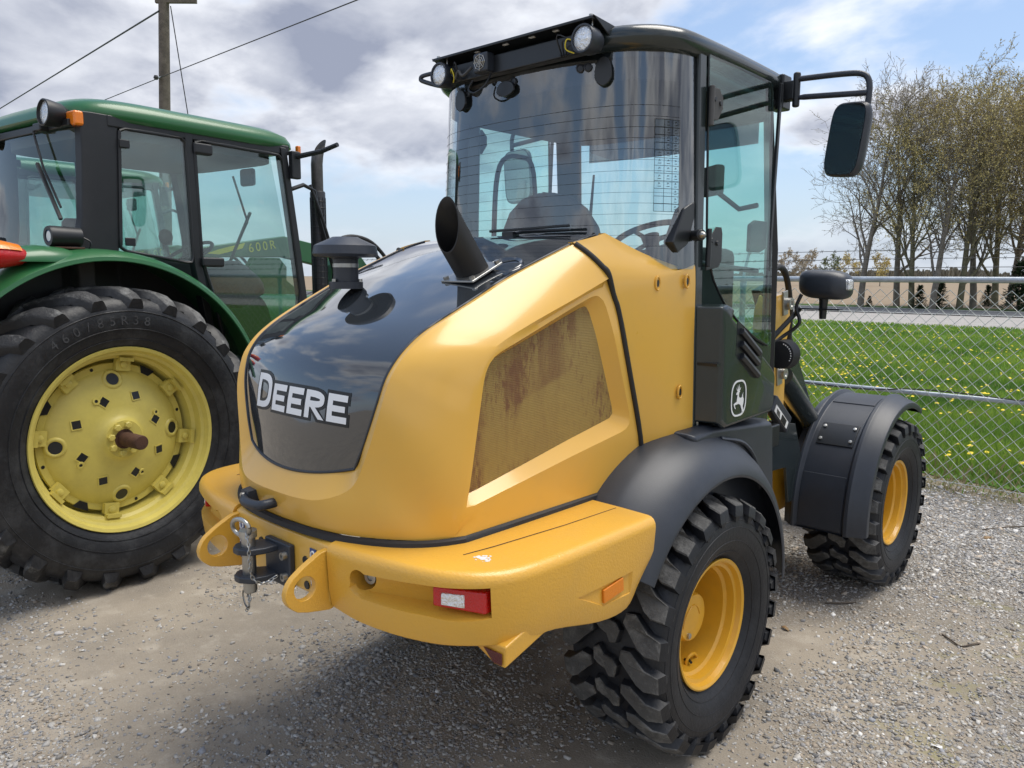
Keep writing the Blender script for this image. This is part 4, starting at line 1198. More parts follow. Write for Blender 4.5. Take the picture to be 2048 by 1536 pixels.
for dx in (-.064, .064):
    for dy in (-.066, .066):
        MB().lathe([(0, .010), (.010, .010), (.010, 0)], eb+Vector((dx, dy*.9-0.01, 0.010+dy*0.42)), (0, -.42, .9), 6).build('bolt', 'steel', fl, smooth=0)
# dished cut-out ring behind the flange
MB().lathe([(0, .05), (.004, .056), (.007, .060), (.004, .064), (0, .066)], Vector((.36, -.72, surf_z(.36, -.72)+0.001)), (0.12, -.40, .9), 30).build('exhaust_collar', 'gloss_panel', LD, smooth=60)
# wiper at the foot of the rear glass
wp = MB(); zw = surf_z(0.1, -.40)
wp.tube([(.02, -.36, zw+.005), (.12, -.36, zw+.024), (.34, -.34, zw+.022)], 0.006, 6)
wp.box((.13, -.345, zw+.034), (.42, .012, .010), Matrix.Rotation(-0.02, 3, 'Y'))
wp.box((.05, -.36, zw+.012), (.06, .04, .022))
wp.build('rear_wiper', 'cab_black', LD, bevel=0.003)

# ---- yellow side panel between hood and cab
for sgn in (1, -1):
    fe = [sidept(*p, -0.002) for p in front_edge]
    A = [Vector((.478, -.497, 1.990)), Vector((.532, -.452, 1.935)), fe[0]+Vector((.004, .012, 0)), fe[2]+Vector((.006, .015, 0)), fe[3]+Vector((.006, .016, 0)), fe[4]+Vector((.006, .016, 0)), fe[5]+Vector((.006, .016, 0))]
    B = [Vector((.500, -.335, 2.028)), Vector((.560, -.15, 1.955)), Vector((.635, .02, 1.875)), Vector((.655, .06, 1.79)), Vector((.668, .09, 1.56)), Vector((.675, .10, 1.27)), Vector((.675, .11, 1.10))]
    Bt = [Vector((.500, -.335, 2.028)), Vector((.568, -.17, 1.955)), Vector((.632, .00, 1.905)), Vector((.655, .085, 1.895)), Vector((.660, .085, 1.60)), Vector((.668, .085, 1.27)), Vector((.668, .085, 1.10))]
    Ac = cr(A, 5); Bc2 = cr(Bt, 5)
    rows = []
    for k, (a, b) in enumerate(zip(Ac, Bc2)):
        rows.append([a+Vector((-.02, .0, 0))]+[a.lerp(b, t)+Vector((0.010*math.sin(PI*t), 0, 0)) for t in np.linspace(0, 1, 10)]+[b+Vector((-.03, .002, 0))])
    top = [p+Vector((-.03, 0.01, -.05)) for p in rows[0]]
    mb = MB().grid([top]+rows)
    if sgn < 0: mb.xform(Matrix.Scale(-1, 4, (1, 0, 0)))
    sp = mb.build('side_panel', 'loader_yellow', LD, smooth=32)
    for (y_, z_, x_) in ((-.165, 1.845, .622), (-.005, 1.853, .655), (-.03, 1.42, .654)):
        for nm_, rr_, of_, mm_ in (('access_slot', .020, .0035, 'casting_yellow'), ('slot_hole', .011, .0045, 'cab_black')):
            ring_o = [Vector(((x_+of_)*sgn, y_+rr_*0.72*math.cos(a), z_+rr_*1.25*math.sin(a))) for a in np.linspace(0, 2*PI, 17)[:-1]]
            mb = MB()
            if nm_ == 'access_slot': mb.tube(ring_o+[ring_o[0]], 0.0045, 6, False)
            else: mb.prism(ring_o, (0.001*sgn, 0, 0))
            mb.build(nm_, mm_, sp, smooth=60)

# ---- rear bumper casting
path = [(.285, -1.425), (.40, -1.415), (.52, -1.395), (.63, -1.370), (.72, -1.338), (.79, -1.290), (.835, -1.225), (.858, -1.14), (.866, -1.02), (.870, -.80), (.870, -.66), (.870, -.60), (.869, -.56), (.868, -.52)]
botz = [.862, .848, .845, .848, .852, .856, .852, .846, .838, .788, .785, .840, .880, .915]
inn = [(.285, -1.35), (.36, -1.33), (.42, -1.30), (.47, -1.26), (.51, -1.215), (.54, -1.17), (.555, -1.13), (.562, -1.08), (.565, -1.0), (.567, -.80), (.567, -.66), (.567, -.60), (.567, -.55), (.567, -.50)]
PC_ = cr([(x, y, z) for (x, y), z in zip(path, botz)], 4); IC_ = cr([(x, y, 0) for x, y in inn], 4)
for sgn in (1, -1):
    rings = []
    for p, q in zip(PC_, IC_):
        o_ = Vector((p.x, p.y, 0)); i_ = Vector((q.x, q.y, 0)); d_ = (o_-i_).normalized(); zb = p.z; zt = 1.066
        prof = [(i_, 1.070), (i_.lerp(o_, .5), 1.072), (o_-d_*.034, 1.0715), (o_-d_*.020, 1.069), (o_-d_*.009, 1.062), (o_-d_*.002, 1.050), (o_, 1.036), (o_-d_*.006, zb+(1.0-zb)*.45),
                (o_-d_*.014, zb+.016), (o_-d_*.018, zb+.006), (o_-d_*.028, zb), (i_.lerp(o_, .5), zb-.01), (i_, zb-.01)]
        rings.append([Vector((a.x, a.y, z)) for a, z in prof])
    mb = MB().loft(rings, True, True)
    if sgn < 0: mb.xform(Matrix.Scale(-1, 4, (1, 0, 0)))
    bump_o = mb.build('rear_bumper', 'casting_yellow', LD, smooth=40)
    pocket = MB().loft([[Vector((x*sgn, y, z)) for x, y, z in ((.395, -1.37, .972), (.43, -1.37, 1.008), (.66, -1.325, 1.024), (.808, -1.225, 1.030), (.808, -1.225, .950), (.66, -1.325, .946), (.43, -1.37, .945))],
                        [Vector((x*sgn, y, z)) for x, y, z in ((.35, -1.50, .925), (.385, -1.50, 1.018), (.66, -1.47, 1.036), (.835, -1.40, 1.042), (.835, -1.40, .918), (.66, -1.47, .908), (.41, -1.50, .905))]], True, True)
    boltp = MB().lathe([(-.06, .036), (.06, .036)], Vector((.415*sgn, -1.385, .985)), (.25*sgn, -1, 0), 20, True)
    refp = MB().loft([[Vector((.857*sgn, y, z)) for y, z in ((-.93, .915), (-.66, .917), (-.655, .845), (-.80, .848))],
                      [Vector((.90*sgn, y, z)) for y, z in ((-.99, .922), (-.60, .922), (-.595, .83), (-.83, .83))]], True, True)
    boolcut(bump_o, [pocket, boltp, refp])
    MB().lathe([(0, .022), (.012, .022), (.012, .013), (.006, .012), (.006, 0)], Vector((.413*sgn, -1.352, .984)), (.2*sgn, -1, 0), 18).build('socket_bolt', 'steel', bump_o, smooth=30)
    # tail light
    tl = MB().loft([[Vector((x*sgn, y, z)) for x, y, z in ((.664, -1.300, .960), (.800, -1.215, .953), (.800, -1.215, 1.019), (.664, -1.300, 1.023))],
                    [Vector((x*sgn, y, z)) for x, y, z in ((.668, -1.342, .964), (.804, -1.271, .955), (.801, -1.268, 1.016), (.665, -1.340, 1.020))]], True, True)
    tlo = tl.build('tail_light', 'red_lens', LD, bevel=0.006)
    cl = MB().loft([[Vector((x*sgn, y, z)) for x, y, z in ((.690, -1.320, .969), (.752, -1.288, .966), (.749, -1.288, 1.006), (.689, -1.320, 1.007))],
                    [Vector((x*sgn, y, z)) for x, y, z in ((.692, -1.3335, .971), (.751, -1.302, .968), (.748, -1.301, 1.004), (.691, -1.3325, 1.005))]], True, True)
    cl.build('reversing_lens', 'clear_lens', tlo, bevel=0.003)
    # side reflector and low red reflector
    MB().box((.861*sgn, -.752, .884), (.010, .108, .046), Matrix.Rotation(0.11, 3, 'X')).build('side_reflector', 'orange_reflector', LD, bevel=0.003)
    wdg = MB().prism([Vector((x*sgn, -1.235, z)) for x, z in ((.66, .862), (.845, .862), (.845, .800), (.80, .800))], (0, .20, .055))
    wdg.build('bumper_wedge', 'casting_yellow', LD, bevel=0.006)
    MB().prism([Vector((x*sgn, -1.2375, z)) for x, z in ((.765, .842), (.836, .842), (.836, .808), (.803, .808))], (0, -.004, 0)).build('low_reflector', 'dark_red_lens', LD, bevel=0.002)
    # tow plate with a round eye
    px_ = .268*sgn
    oy = [(-1.40, 1.050), (-1.44, 1.045), (-1.50, 1.015), (-1.545, .985), (-1.565, .95), (-1.56, .915), (-1.53, .885), (-1.49, .872), (-1.44, .862), (-1.40, .855)]
    oc = [Vector((px_-.012, p.y, p.z)) for p in resample([(0, y, z) for y, z in oy]+[(0, -1.40, .93), (0, -1.40, 1.050)], 33)][:-1]
    cen = Vector((px_-.012, -1.498, .950)); ins = []
    for p in oc:
        a = math.atan2(p.z-cen.z, p.y-cen.y); ins.append(cen+Vector((0, math.cos(a)*.036, math.sin(a)*.036)))
    MB().ringplate(oc, ins, (.024, 0, 0)).build('tow_plate', 'casting_yellow', LD, bevel=0.003)
# beam between the bumper wings
cbm = MB().loft([[Vector((x, y, z)) for y, z in ((-1.34, 1.070), (-1.385, 1.068), (-1.412, 1.055), (-1.418, 1.03), (-1.418, .885), (-1.40, .868), (-1.34, .868))] for x in (-.281, .281)], True, True)
cbm.build('bumper_beam', 'loader_yellow', LD, bevel=0.004)
for sgn in (1, -1):
    x0 = .205 if sgn > 0 else -.232
    d1 = MB().box((x0, -1.4195, 1.000), (.034, .002, .066)).build('tie_down_decal', 'blue_decal', LD)
    mb = MB()
    mb.tube([(x0+.010*math.cos(a), -1.4215, 1.012+.013*math.sin(a)) for a in np.linspace(-.6, PI*1.6, 14)], 0.0028, 5)
    mb.tube([(x0-.006, -1.4215, .995), (x0+.007, -1.4215, .987), (x0-.002, -1.4215, .975)], 0.0028, 5)
    mb.build('decal_symbol', 'white_decal', d1, smooth=60)
    d2 = MB().box((x0, -1.4195, .927), (.034, .002, .070)).build('lifting_decal', 'blue_decal', LD)
    mb = MB()
    mb.tube([(x0+.011*math.cos(a), -1.4215, .930+.013*math.sin(a)) for a in np.linspace(0, 2*PI, 14)], 0.0022, 5)
    mb.tube([(x0-.012, -1.4215, .900), (x0+.010, -1.4215, .920)], 0.0022, 5); mb.tube([(x0+.012, -1.4215, .900), (x0-.010, -1.4215, .920)], 0.0022, 5)
    for k in range(5): mb.tube([(x0-.013+.006*k, -1.4215, .950), (x0-.010+.006*k, -1.4215, .957)], 0.0015, 4)
    mb.build('decal_symbol', 'white_decal', d2, smooth=60)
for (x_, z_) in ((-.165, .985), (-.105, .985), (.165, .905), (.16, .985)):
    MB().lathe([(0, .014), (.003, .013), (.003, 0)], (x_, -1.419, z_), (0, -1, 0), 16).build('drain_hole', 'cab_black', LD, smooth=40)
# tow hitch: black clevis, pin with ring, chain
hx = -.02
cl = MB(); cl.box((hx+.045, -1.428, .948), (.15, .022, .145))
for z_ in (.998, .905):
    pl = [(hx-.03, -1.43), (hx+.05, -1.43), (hx+.05, -1.48), (hx+.035, -1.525), (hx+.0, -1.548), (hx-.035, -1.548), (hx-.062, -1.525), (hx-.065, -1.48)]
    cl.prism([Vector((x, y, z_-.011)) for x, y in pl], (0, 0, .022))
clo = cl.build('tow_hitch', 'dark_plastic', LD, bevel=0.006)
for z_ in (.985, .915):
    MB().lathe([(0, .013), (.016, .013), (.016, .006), (.010, .006), (.010, 0)], (hx+.098, -1.439, z_), (0, -1, 0), 16).build('cap_bolt', 'steel', clo, smooth=30)
pin = MB().lathe([(-.085, 0), (-.085, .019), (-.078, .022), (.10, .022), (.10, .028), (.122, .028), (.124, 0)], (hx-.012, -1.505, .938), (0, 0, 1), 20).build('hitch_pin', 'steel', LD, smooth=35)
rg = [Vector((hx-.012+.052*math.cos(a)-.010, -1.505-.018-.03*math.sin(a)*0.3, 1.070+.03*math.sin(a)+.012*math.cos(a))) for a in np.linspace(0, 2*PI, 26)]
MB().tube(rg, 0.0075, 8, False).build('pin_handle', 'steel', pin, smooth=60)
def chain(pts, name, parent):
    P_ = cr(pts, 8); P_ = resample(P_, int(sum((P_[i+1]-P_[i]).length for i in range(len(P_)-1))/0.0125))
    mb = MB()
    for k in range(len(P_)-1):
        a, b = P_[k], P_[k+1]; t = (b-a).normalized(); s_ = t.cross(Vector((.3, 1, .2))).normalized()
        if k % 2: s_ = t.cross(s_)
        c_ = (a+b)/2; mb.tube([c_+t*.0095*math.cos(q)+s_*.0048*math.sin(q) for q in np.linspace(0, 2*PI, 11)], 0.0016, 4, False)
    mb.build(name, 'steel', parent, smooth=60, merge=0, fixn=False)
chain([(hx+.01, -1.525, 1.06), (hx+.045, -1.535, 1.035), (hx+.055, -1.54, .985), (hx+.058, -1.535, .93), (hx+.075, -1.51, .905), (hx+.095, -1.47, .925)], 'pin_chain', pin)
chain([(hx-.012, -1.505, .852), (hx+.005, -1.52, .83), (hx-.005, -1.52, .80), (hx-.02, -1.52, .79)], 'clip_chain', pin)
MB().tube([(hx-.02+.020*math.cos(a)-.012, -1.51, .825+.028*math.sin(a)-.008*math.cos(a)) for a in np.linspace(0, 4*PI, 40)], 0.0028, 5, False).build('lynch_clip', 'steel', pin, smooth=60)
for sgn in (1, -1):
    MB().tube([(.712*sgn, -.53, 1.0725), (.70*sgn, -.80, 1.0728), (.672*sgn, -1.10, 1.0728), (.655*sgn, -1.21, 1.0724)], .0014, 4).build('casting_seam', 'rust', LD, smooth=60)
# bird dropping on the bumper
mb = MB()
r_ = random.Random(3)
for k in range(44):
    a = r_.random()*6.28; d_ = r_.random()**1.3*.026
    mb.sphere((.715+math.cos(a)*d_*1.2, -1.19+math.sin(a)*d_, 1.0725), r_.uniform(.0016, .006), 7, 4, (1, 1, .22))
mb.build('bird_dropping', 'bird_white', LD, smooth=60)

# ---- wheels
def tyre_loader():
    prof = [(.150, .258), (.158, .275), (.180, .293), (.200, .335), (.209, .380), (.206, .418), (.196, .447), (.176, .466), (.14, .474), (.07, .480), (0, .482)]
    prof = prof+[(-a, r) for a, r in reversed(prof[:-1])]
    mb = MB().lathe(prof, (0, 0, 0), (1, 0, 0), 72)
    for k in range(4):   # moulded rings on the sidewall
        rr = (.300, .345, .40, .428)[k]; aa = np.interp(rr, [.293, .335, .38, .418, .447], [.180, .200, .209, .206, .196])
        for s in (1, -1): mb.tube([(s*aa, rr*math.cos(t), rr*math.sin(t)) for t in np.linspace(0, 2*PI, 73)], 0.0022, 5, False)
    def rtop(a): return .513-0.9*max(0, abs(a)-.155)**1.35
    def P(a, s, r): t = s/.50; return Vector((a, r*math.cos(t), r*math.sin(t)))
    NL = 24; pitch = 2*PI*.50/NL
    def lug(poly, s0, mirror):
        q = [((-a if mirror else a), s+s0) for a, s in poly]
        ca = sum(a for a, _ in q)/len(q); cs = sum(s for _, s in q)/len(q)
        base = [P(a+(a-ca)*.10, s+(s-cs)*.14, .462 if abs(a) < .17 else .448) for a, s in q]
        mid_ = [P(a, s, rtop(a)-.006) for a, s in q]
        topr = [P(ca+(a-ca)*.94, cs+(s-cs)*.92, rtop(a)) for a, s in q]
        mb.mi = 0; n = len(q); mb.loft([base, mid_], True, False)
        mb.mi = 1; mb.loft([mid_, topr], True, False)
        tris = tessellate_polygon([[Vector((a, s, 0)) for a, s in q]])
        mb.add(topr, [tuple(t) for t in tris]); mb.mi = 0
    sh = [(.212, -.008), (.212, .050), (.165, .068), (.105, .112), (.066, .108), (.060, .078), (.095, .048), (.135, .010), (.165, -.006)]
    ce = [(.040, -.030), (.052, .018), (.030, .040), (-.006, .046), (-.030, .072), (-.052, .060), (-.050, .016), (-.030, .002), (.002, -.008), (.018, -.036)]
    sh = [(a, -s*1.12) for a, s in sh]; ce = [(a, -s) for a, s in ce]
    for i in range(NL):
        lug(sh, i*pitch, False); lug(sh, (i+.5)*pitch, True); lug(ce, (i+.72)*pitch, False)
        for s in (1, -1):   # buttress running down the shoulder
            s0 = (i+(0 if s > 0 else .5))*pitch
            mb.loft([[P(s*.196, s0+.006, .452), P(s*.196, s0-.052, .452), P(s*.216, s0-.050, .462), P(s*.216, s0+.004, .462)],
                     [P(s*.200, s0-.006, .424), P(s*.200, s0-.038, .424), P(s*.211, s0-.036, .424), P(s*.211, s0-.008, .424)]], True, True)
    return mb.mesh('tyre', ['tyre', 'tread_worn'], 32)
def rim_loader():
    # axle points +x outwards; flange at .162
    prof = [(.150, .262), (.164, .264), (.166, .258), (.160, .248), (.140, .242), (.136, .228), (.105, .224), (.095, .212), (-.02, .206), (-.05, .200), (-.058, .16), (-.052, .10), (-.050, .0)]
    mb = MB().lathe(prof, (0, 0, 0), (1, 0, 0), 64)
    mb.lathe([(-.15, .262), (-.164, .264), (-.16, .245), (-.10, .22), (-.02, .206)], (0, 0, 0), (1, 0, 0), 64)
    return mb.mesh('wheel', 'rim_yellow', 35)
def hub_loader():
    mb = MB().lathe([(-.055, .105), (.02, .104), (.060, .100), (.072, .094), (.074, .05), (.074, 0)], (0, 0, 0), (1, 0, 0), 40)
    mb.tube([(.0755, .085*math.cos(t)*(1 if t > 1.5 else .6), .085*math.sin(t)-.03) for t in np.linspace(.3, 2.9, 12)], .0022, 5)
    for k in range(10):
        a = 2*PI*k/10
        mb.lathe([(-.052, .014), (-.030, .014), (-.030, 0)], (0, .14*math.cos(a), .14*math.sin(a)), (1, 0, 0), 6)
    return mb.mesh('hub', 'rim_yellow', 35)
me_t, me_r, me_h = tyre_loader(), rim_loader(), hub_loader()
me_p = MB().lathe([(0, .012), (.010, .012), (.012, .006), (.012, 0)], (.072, -.045, -.06), (1, 0, 0), 12).mesh('drain_plug', 'steel', 35)
vg = MB().tube([(.03, -.008, -.206), (.05, -.012, -.196), (.072, -.03, -.192)], .006, 8)
me_v = vg.mesh('valve_stem', 'cab_black', 50)
me_g = MB().tube([(.055+.004*math.cos(t), .035*math.cos(t), -.206+.028*math.sin(t)) for t in np.linspace(0, PI, 12)], .006, 6).mesh('valve_guard', 'rim_yellow', 50)
WHEELS = (((.665, 0, .5), 1, 0.15, 'right rear'), ((.665, WB, .5), 1, 2.5, 'right front'), ((-.665, 0, .5), -1, 0.9, 'left rear'), ((-.665, WB, .5), -1, 1.9, 'left front'))
for loc, s, ph, nm_ in WHEELS:
    w = obj('wheel', me_r, LD); w.location = loc
    w.rotation_euler = (ph, 0, 0 if s > 0 else PI)
    for nm2, me_ in (('tyre', me_t), ('hub', me_h), ('drain_plug', me_p), ('valve_stem', me_v), ('valve_guard', me_g)):
        obj(nm2, me_, w)
# axles
for y_ in (0, WB):
    MB().lathe([(-.62, .10), (-.3, .11), (-.2, .15), (.2, .15), (.3, .11), (.62, .10)], (0, y_, .5), (1, 0, 0), 24, True).build('axle', 'rim_yellow', LD, smooth=40)

# ---- fenders
def fender(yc, zc, a0, a1, prof, thick, name, rmod=None, n=44):
    """prof: (x, r) across; swept from angle a0 to a1 (0 = forward, 90 = up)."""
    for sgn in (1, -1):
        mb = MB(); R_ = []
        for k in range(n+1):
            a = rad(a0+(a1-a0)*k/n); f_ = rmod(a) if rmod else 1.0
            R_.append([Vector((x*sgn, yc+r*f_*math.cos(a), zc+r*f_*math.sin(a))) for x, r in prof]
                      +[Vector(((x-0.004)*sgn, yc+(r*f_-thick)*math.cos(a), zc+(r*f_-thick)*math.sin(a))) for x, r in reversed(prof)])
        mb.loft(R_, True, True)
        yield mb.build(name, 'dark_plastic', LD, bevel=0.004, smooth=30)
rp_ = [(.46, .765), (.60, .762), (.665, .756), (.690, .748), (.740, .728), (.790, .695), (.830, .655), (.850, .622), (.856, .600)]
list(fender(0, .5, 2, 148, rp_, 0.012, 'rear_fender', rmod=lambda a: 1.0+0.02*math.sin(a*2)))
fp_ = [(.40, .622), (.44, .640), (.455, .668), (.47, .668), (.485, .645), (.74, .645), (.755, .668), (.775, .668), (.795, .655), (.84, .640), (.868, .625), (.872, .60)]
for k, fo in enumerate(fender(WB, .5, 62, 186, fp_, 0.012, 'front_fender')):
    sgn = 1 if k == 0 else -1
    # bolted cover plate, bolts and raised pads
    def fpt(x, a, r): return Vector((x*sgn, WB+r*math.cos(rad(a)), .5+r*math.sin(rad(a))))
    def pad(x0, x1, a0, a1, r0, r1, nm, mm):
        rr = [[fpt(x, a, r0) for x in (x0, x1)]+[fpt(x, a, r1) for x in (x1, x0)] for a in np.linspace(a0, a1, 8)]
        return MB().loft(rr, True, True).build(nm, mm, fo, bevel=0.003)
    pad(.515, .725, 127, 141, .640, .652, 'cover_plate', 'cab_black')
    for x in (.535, .705):
        for a in (130, 138):
            nrm = Vector((0, math.cos(rad(a)), math.sin(rad(a))))
            MB().lathe([(0, .011), (.008, .010), (.010, 0)], fpt(x, a, .652), nrm, 10).build('bolt', 'steel', fo, smooth=30)
    pad(.490, .735, 70, 108, .640, .650, 'raised_pad', 'dark_plastic')
    pad(.490, .735, 157, 185, .640, .6505, 'mud_flap', 'dark_plastic')
# ---- cab (plan outline of the rear glass, right half, front to back)
PLAN = [(.622, .115), (.620, .03), (.604, -.04), (.562, -.115), (.475, -.190), (.335, -.236), (.16, -.256), (0, -.262)]
PL = cr([(x, y, 0) for x, y in PLAN], 5)
FULL = PL+[Vector((-p.x, p.y, 0)) for p in reversed(PL[:-1])]      # right front -> rear -> left front
ZT, ZB = 2.735, 1.93
def cabpt(p, z, off=0.0):
    k = (ZT-z)/(ZT-ZB)
    q = Vector((p.x*(1+0.045*k), p.y-0.03*k*max(0, min(1, (0.12-p.y)/0.3)), z))
    c = Vector((0, .45, z)); d = (q-c); d.z = 0; d.normalize()
    return q+d*off
i0, i1 = 7, len(FULL)-8
MB().grid([[cabpt(p, z) for p in FULL] for z in np.linspace(ZB-.03, ZT, 14)]).build('rear_glass', 'cab_glass', LD, smooth=60)
# opaque frit and inner posts at both ends of the wrap-round glass
for sl_i in (FULL[:i0+3], FULL[i1-2:]):
    MB().grid([[cabpt(p, z, -0.004) for p in sl_i] for z in (1.84, ZT)]).build('rear_post', 'cab_black', LD, smooth=60)
MB().grid([[cabpt(p, z, -0.005) for p in FULL] for z in (ZT-.055, ZT)]).build('glass_header', 'cab_black', LD, smooth=60)
# heating wires
mb = MB()
for k in range(14):
    z = 1.985+k*.040
    mb.tube([cabpt(p, z, 0.0012) for p in FULL[9:len(FULL)-9]], 0.0006, 3, False)
mb.build('heating_wires', 'cab_black', LD, smooth=60, merge=0, fixn=False)
# decal sheet on the right of the rear glass
def on_glass(u, z, off): # u: arc index on FULL
    k = int(u); return cabpt(FULL[k].lerp(FULL[k+1], u-k), z, off)
u0, u1 = 9.2, 15.2
zd0, zd1 = 2.115, 2.455
dec = MB().grid([[on_glass(u, z, 0.002) for u in np.linspace(u0, u1, 9)] for z in np.linspace(zd0, zd1, 6)]).build('decal_sheet', 'decal_film', LD, smooth=60)
mb = MB()
for z in np.linspace(zd0, zd1, 13): mb.tube([on_glass(u, z, .003) for u in np.linspace(u0, u1, 9)], 0.0009, 3, False)
for u in np.linspace(u0, u1, 4): mb.tube([on_glass(u, z, .003) for z in np.linspace(zd0, zd1, 5)], 0.0009, 3, False)
r_ = random.Random(9)
for i in range(12):
    for j in range(3):
        if (i < 3 and j > 0) or (i >= 8 and j == 2): continue
        z = zd0+(i+.5)*(zd1-zd0)/12; u = u0+(j+.5)*(u1-u0)/3
        mb.tube([on_glass(u-.35, z-.006, .003), on_glass(u+.35, z-.006, .003)], 0.0011, 3)
        mb.tube([on_glass(u-.16, z+.003, .003), on_glass(u+.10, z+.008, .003), on_glass(u+.16, z+.001, .003)], 0.0013, 3)
mb.build('decal_print', 'interior_dark', dec, smooth=60, merge=0, fixn=False)
# round glass mounts and dark guards below the header
for px_, z_, nm_ in ((.33, 2.655, 0), (.30, 2.655, 0), (-.03, 2.655, 0), (-.35, 2.655, 0), (-.31, 2.655, 0)):
    j = min(range(len(FULL)), key=lambda q: abs(FULL[q].x-px_)+(0 if FULL[q].y < .1 else 9))
    p = cabpt(FULL[j], z_, 0.0); nn = (p-Vector((0, .45, z_))).normalized()
    MB().lathe([(0, .016), (.008, .016), (.010, .012), (.006, .010), (.006, 0)], p, nn, 16).build('glass_button', 'dark_plastic', LD, smooth=40)
for px_, w_, h_ in ((.40, .038, .085), (-.04, .055, .05), (-.345, .045, .075)):
    j = min(range(len(FULL)), key=lambda q: abs(FULL[q].x-px_)+(0 if FULL[q].y < .1 else 9))
    p = cabpt(FULL[j], 2.64, .012)
    t_ = (FULL[j+1]-FULL[j-1]).normalized()
    poly = [p+t_*w_*math.cos(a)*(1 if math.sin(a) < 0 else .9)+Vector((0, 0, h_*math.sin(a)*.62-.01)) for a in np.linspace(0, 2*PI, 15)[:-1]]
    nn = (p-Vector((0, .45, p.z))).normalized()
    MB().prism(poly, nn*0.010).build('glass_clip', 'cab_black', LD, bevel=0.003)
# left side sliver of tinted guard is the left door hinge plate (kept as a clip)
# roof
RP = [(.640, .80), (.652, .45), (.655, .15), (.650, .0), (.628, -.09), (.575, -.17), (.485, -.228), (.34, -.265), (.16, -.283), (0, -.288)]
RPc = cr([(x, y, 0) for x, y in RP], 4)
fr_ = cr([(0, .99, 0), (.35, .985, 0), (.56, .945, 0), (.625, .87, 0), (.640, .80, 0)], 4)
half = fr_[:-1]+RPc
loop = half+[Vector((-p.x, p.y, 0)) for p in reversed(half[1:-1])]
def roofring(s, z, cx_=0.0, cy_=.35): return [Vector((cx_+(p.x-cx_)*s, cy_+(p.y-cy_)*s, z)) for p in loop]
MB().loft([roofring(.955, 2.700), roofring(.985, 2.718), roofring(1.0, 2.738), roofring(1.0, 2.752), roofring(.99, 2.772), roofring(.955, 2.790), roofring(.88, 2.803), roofring(.6, 2.81)], True, True).build('cab_roof', 'dark_paint', LD, smooth=50)
MB().loft([roofring(.93, 2.60), roofring(.93, 2.698)], True, True).build('headliner', 'headliner_dark', LD, smooth=50)
# rear light shelf: a bent plate over the rear glass with dark box under it
sh = MB()
sh.loft([[Vector((x, y, z)) for y, z in ((-.20, 2.788), (-.325, 2.802), (-.345, 2.800), (-.345, 2.790), (-.325, 2.790), (-.20, 2.776))] for x in (-.43, .43)], True, True)
sh.prism([Vector((.43, y, z)) for y, z in ((-.345, 2.802), (-.20, 2.790), (-.20, 2.745), (-.24, 2.748))], (.006, 0, 0))
sh.prism([Vector((-.436, y, z)) for y, z in ((-.345, 2.802), (-.20, 2.790), (-.20, 2.745), (-.24, 2.748))], (.006, 0, 0))
shelf = sh.build('light_shelf', 'cab_black', LD, bevel=0.002)
for x_ in (-.41, .41): MB().lathe([(0, .008), (.008, .008), (.010, 0)], (x_, -.325, 2.803), (0, 0, 1), 6).build('shelf_bolt', 'steel', shelf, smooth=0)
MB().box((0, -.285, 2.728), (.80, .045, .075)).build('shelf_channel', 'cab_black', shelf, bevel=0.006)
for x_ in (-.18, -.02, .12, .24): MB().box((x_, -.316, 2.7885), (.026, .012, .002)).build('shelf_slot', 'white_decal', shelf)
# work lights at both ends of the shelf
for sgn in (1, -1):
    c = Vector((.388*sgn, -.315, 2.728))
    wlm = MB().lathe([(.055, .020), (.050, .040), (.02, .050), (-.030, .052), (-.034, .050), (-.034, .044), (-.026, .043)], c, (0, 1, 0), 28)
    w = wlm.build('work_light', 'dark_plastic', LD, smooth=40)
    MB().lathe([(-.026, .044), (-.032, .036), (-.036, .02), (-.037, 0)], c, (0, 1, 0), 28).build('lens', 'clear_lens', w, smooth=60)
    br = MB(); br.tube([c+Vector((-.020, .0, .03)), c+Vector((-.020, -.0, .068)), c+Vector((.022, -.0, .068)), c+Vector((.022, 0, .03))], .0035, 6)
    br.build('bracket', 'steel', w, smooth=40)
    cab_ = MB()
    for q in range(3):
        cab_.tube(cr([c+Vector((-.04*sgn, .02, -.01)), c+Vector((-(.07+.02*q)*sgn, -.02-.01*q, -.01+.02*q)), c+Vector((-(.10+.01*q)*sgn, .0, -.035)), c+Vector((-(.13+.03*q)*sgn, .03, -.02+.02*q))], 5), .0032, 5)
    cab_.build('lamp_cable', 'cab_black', w, smooth=60)
    MB().tube(cr([c+Vector((-.045*sgn, .0, .0)), c+Vector((-.075*sgn, -.025, .012)), c+Vector((-.085*sgn, -.02, -.02)), c+Vector((-.060*sgn, .0, -.035))], 5), .0028, 5).build('yellow_lead', 'yellow_decal', w, smooth=60)
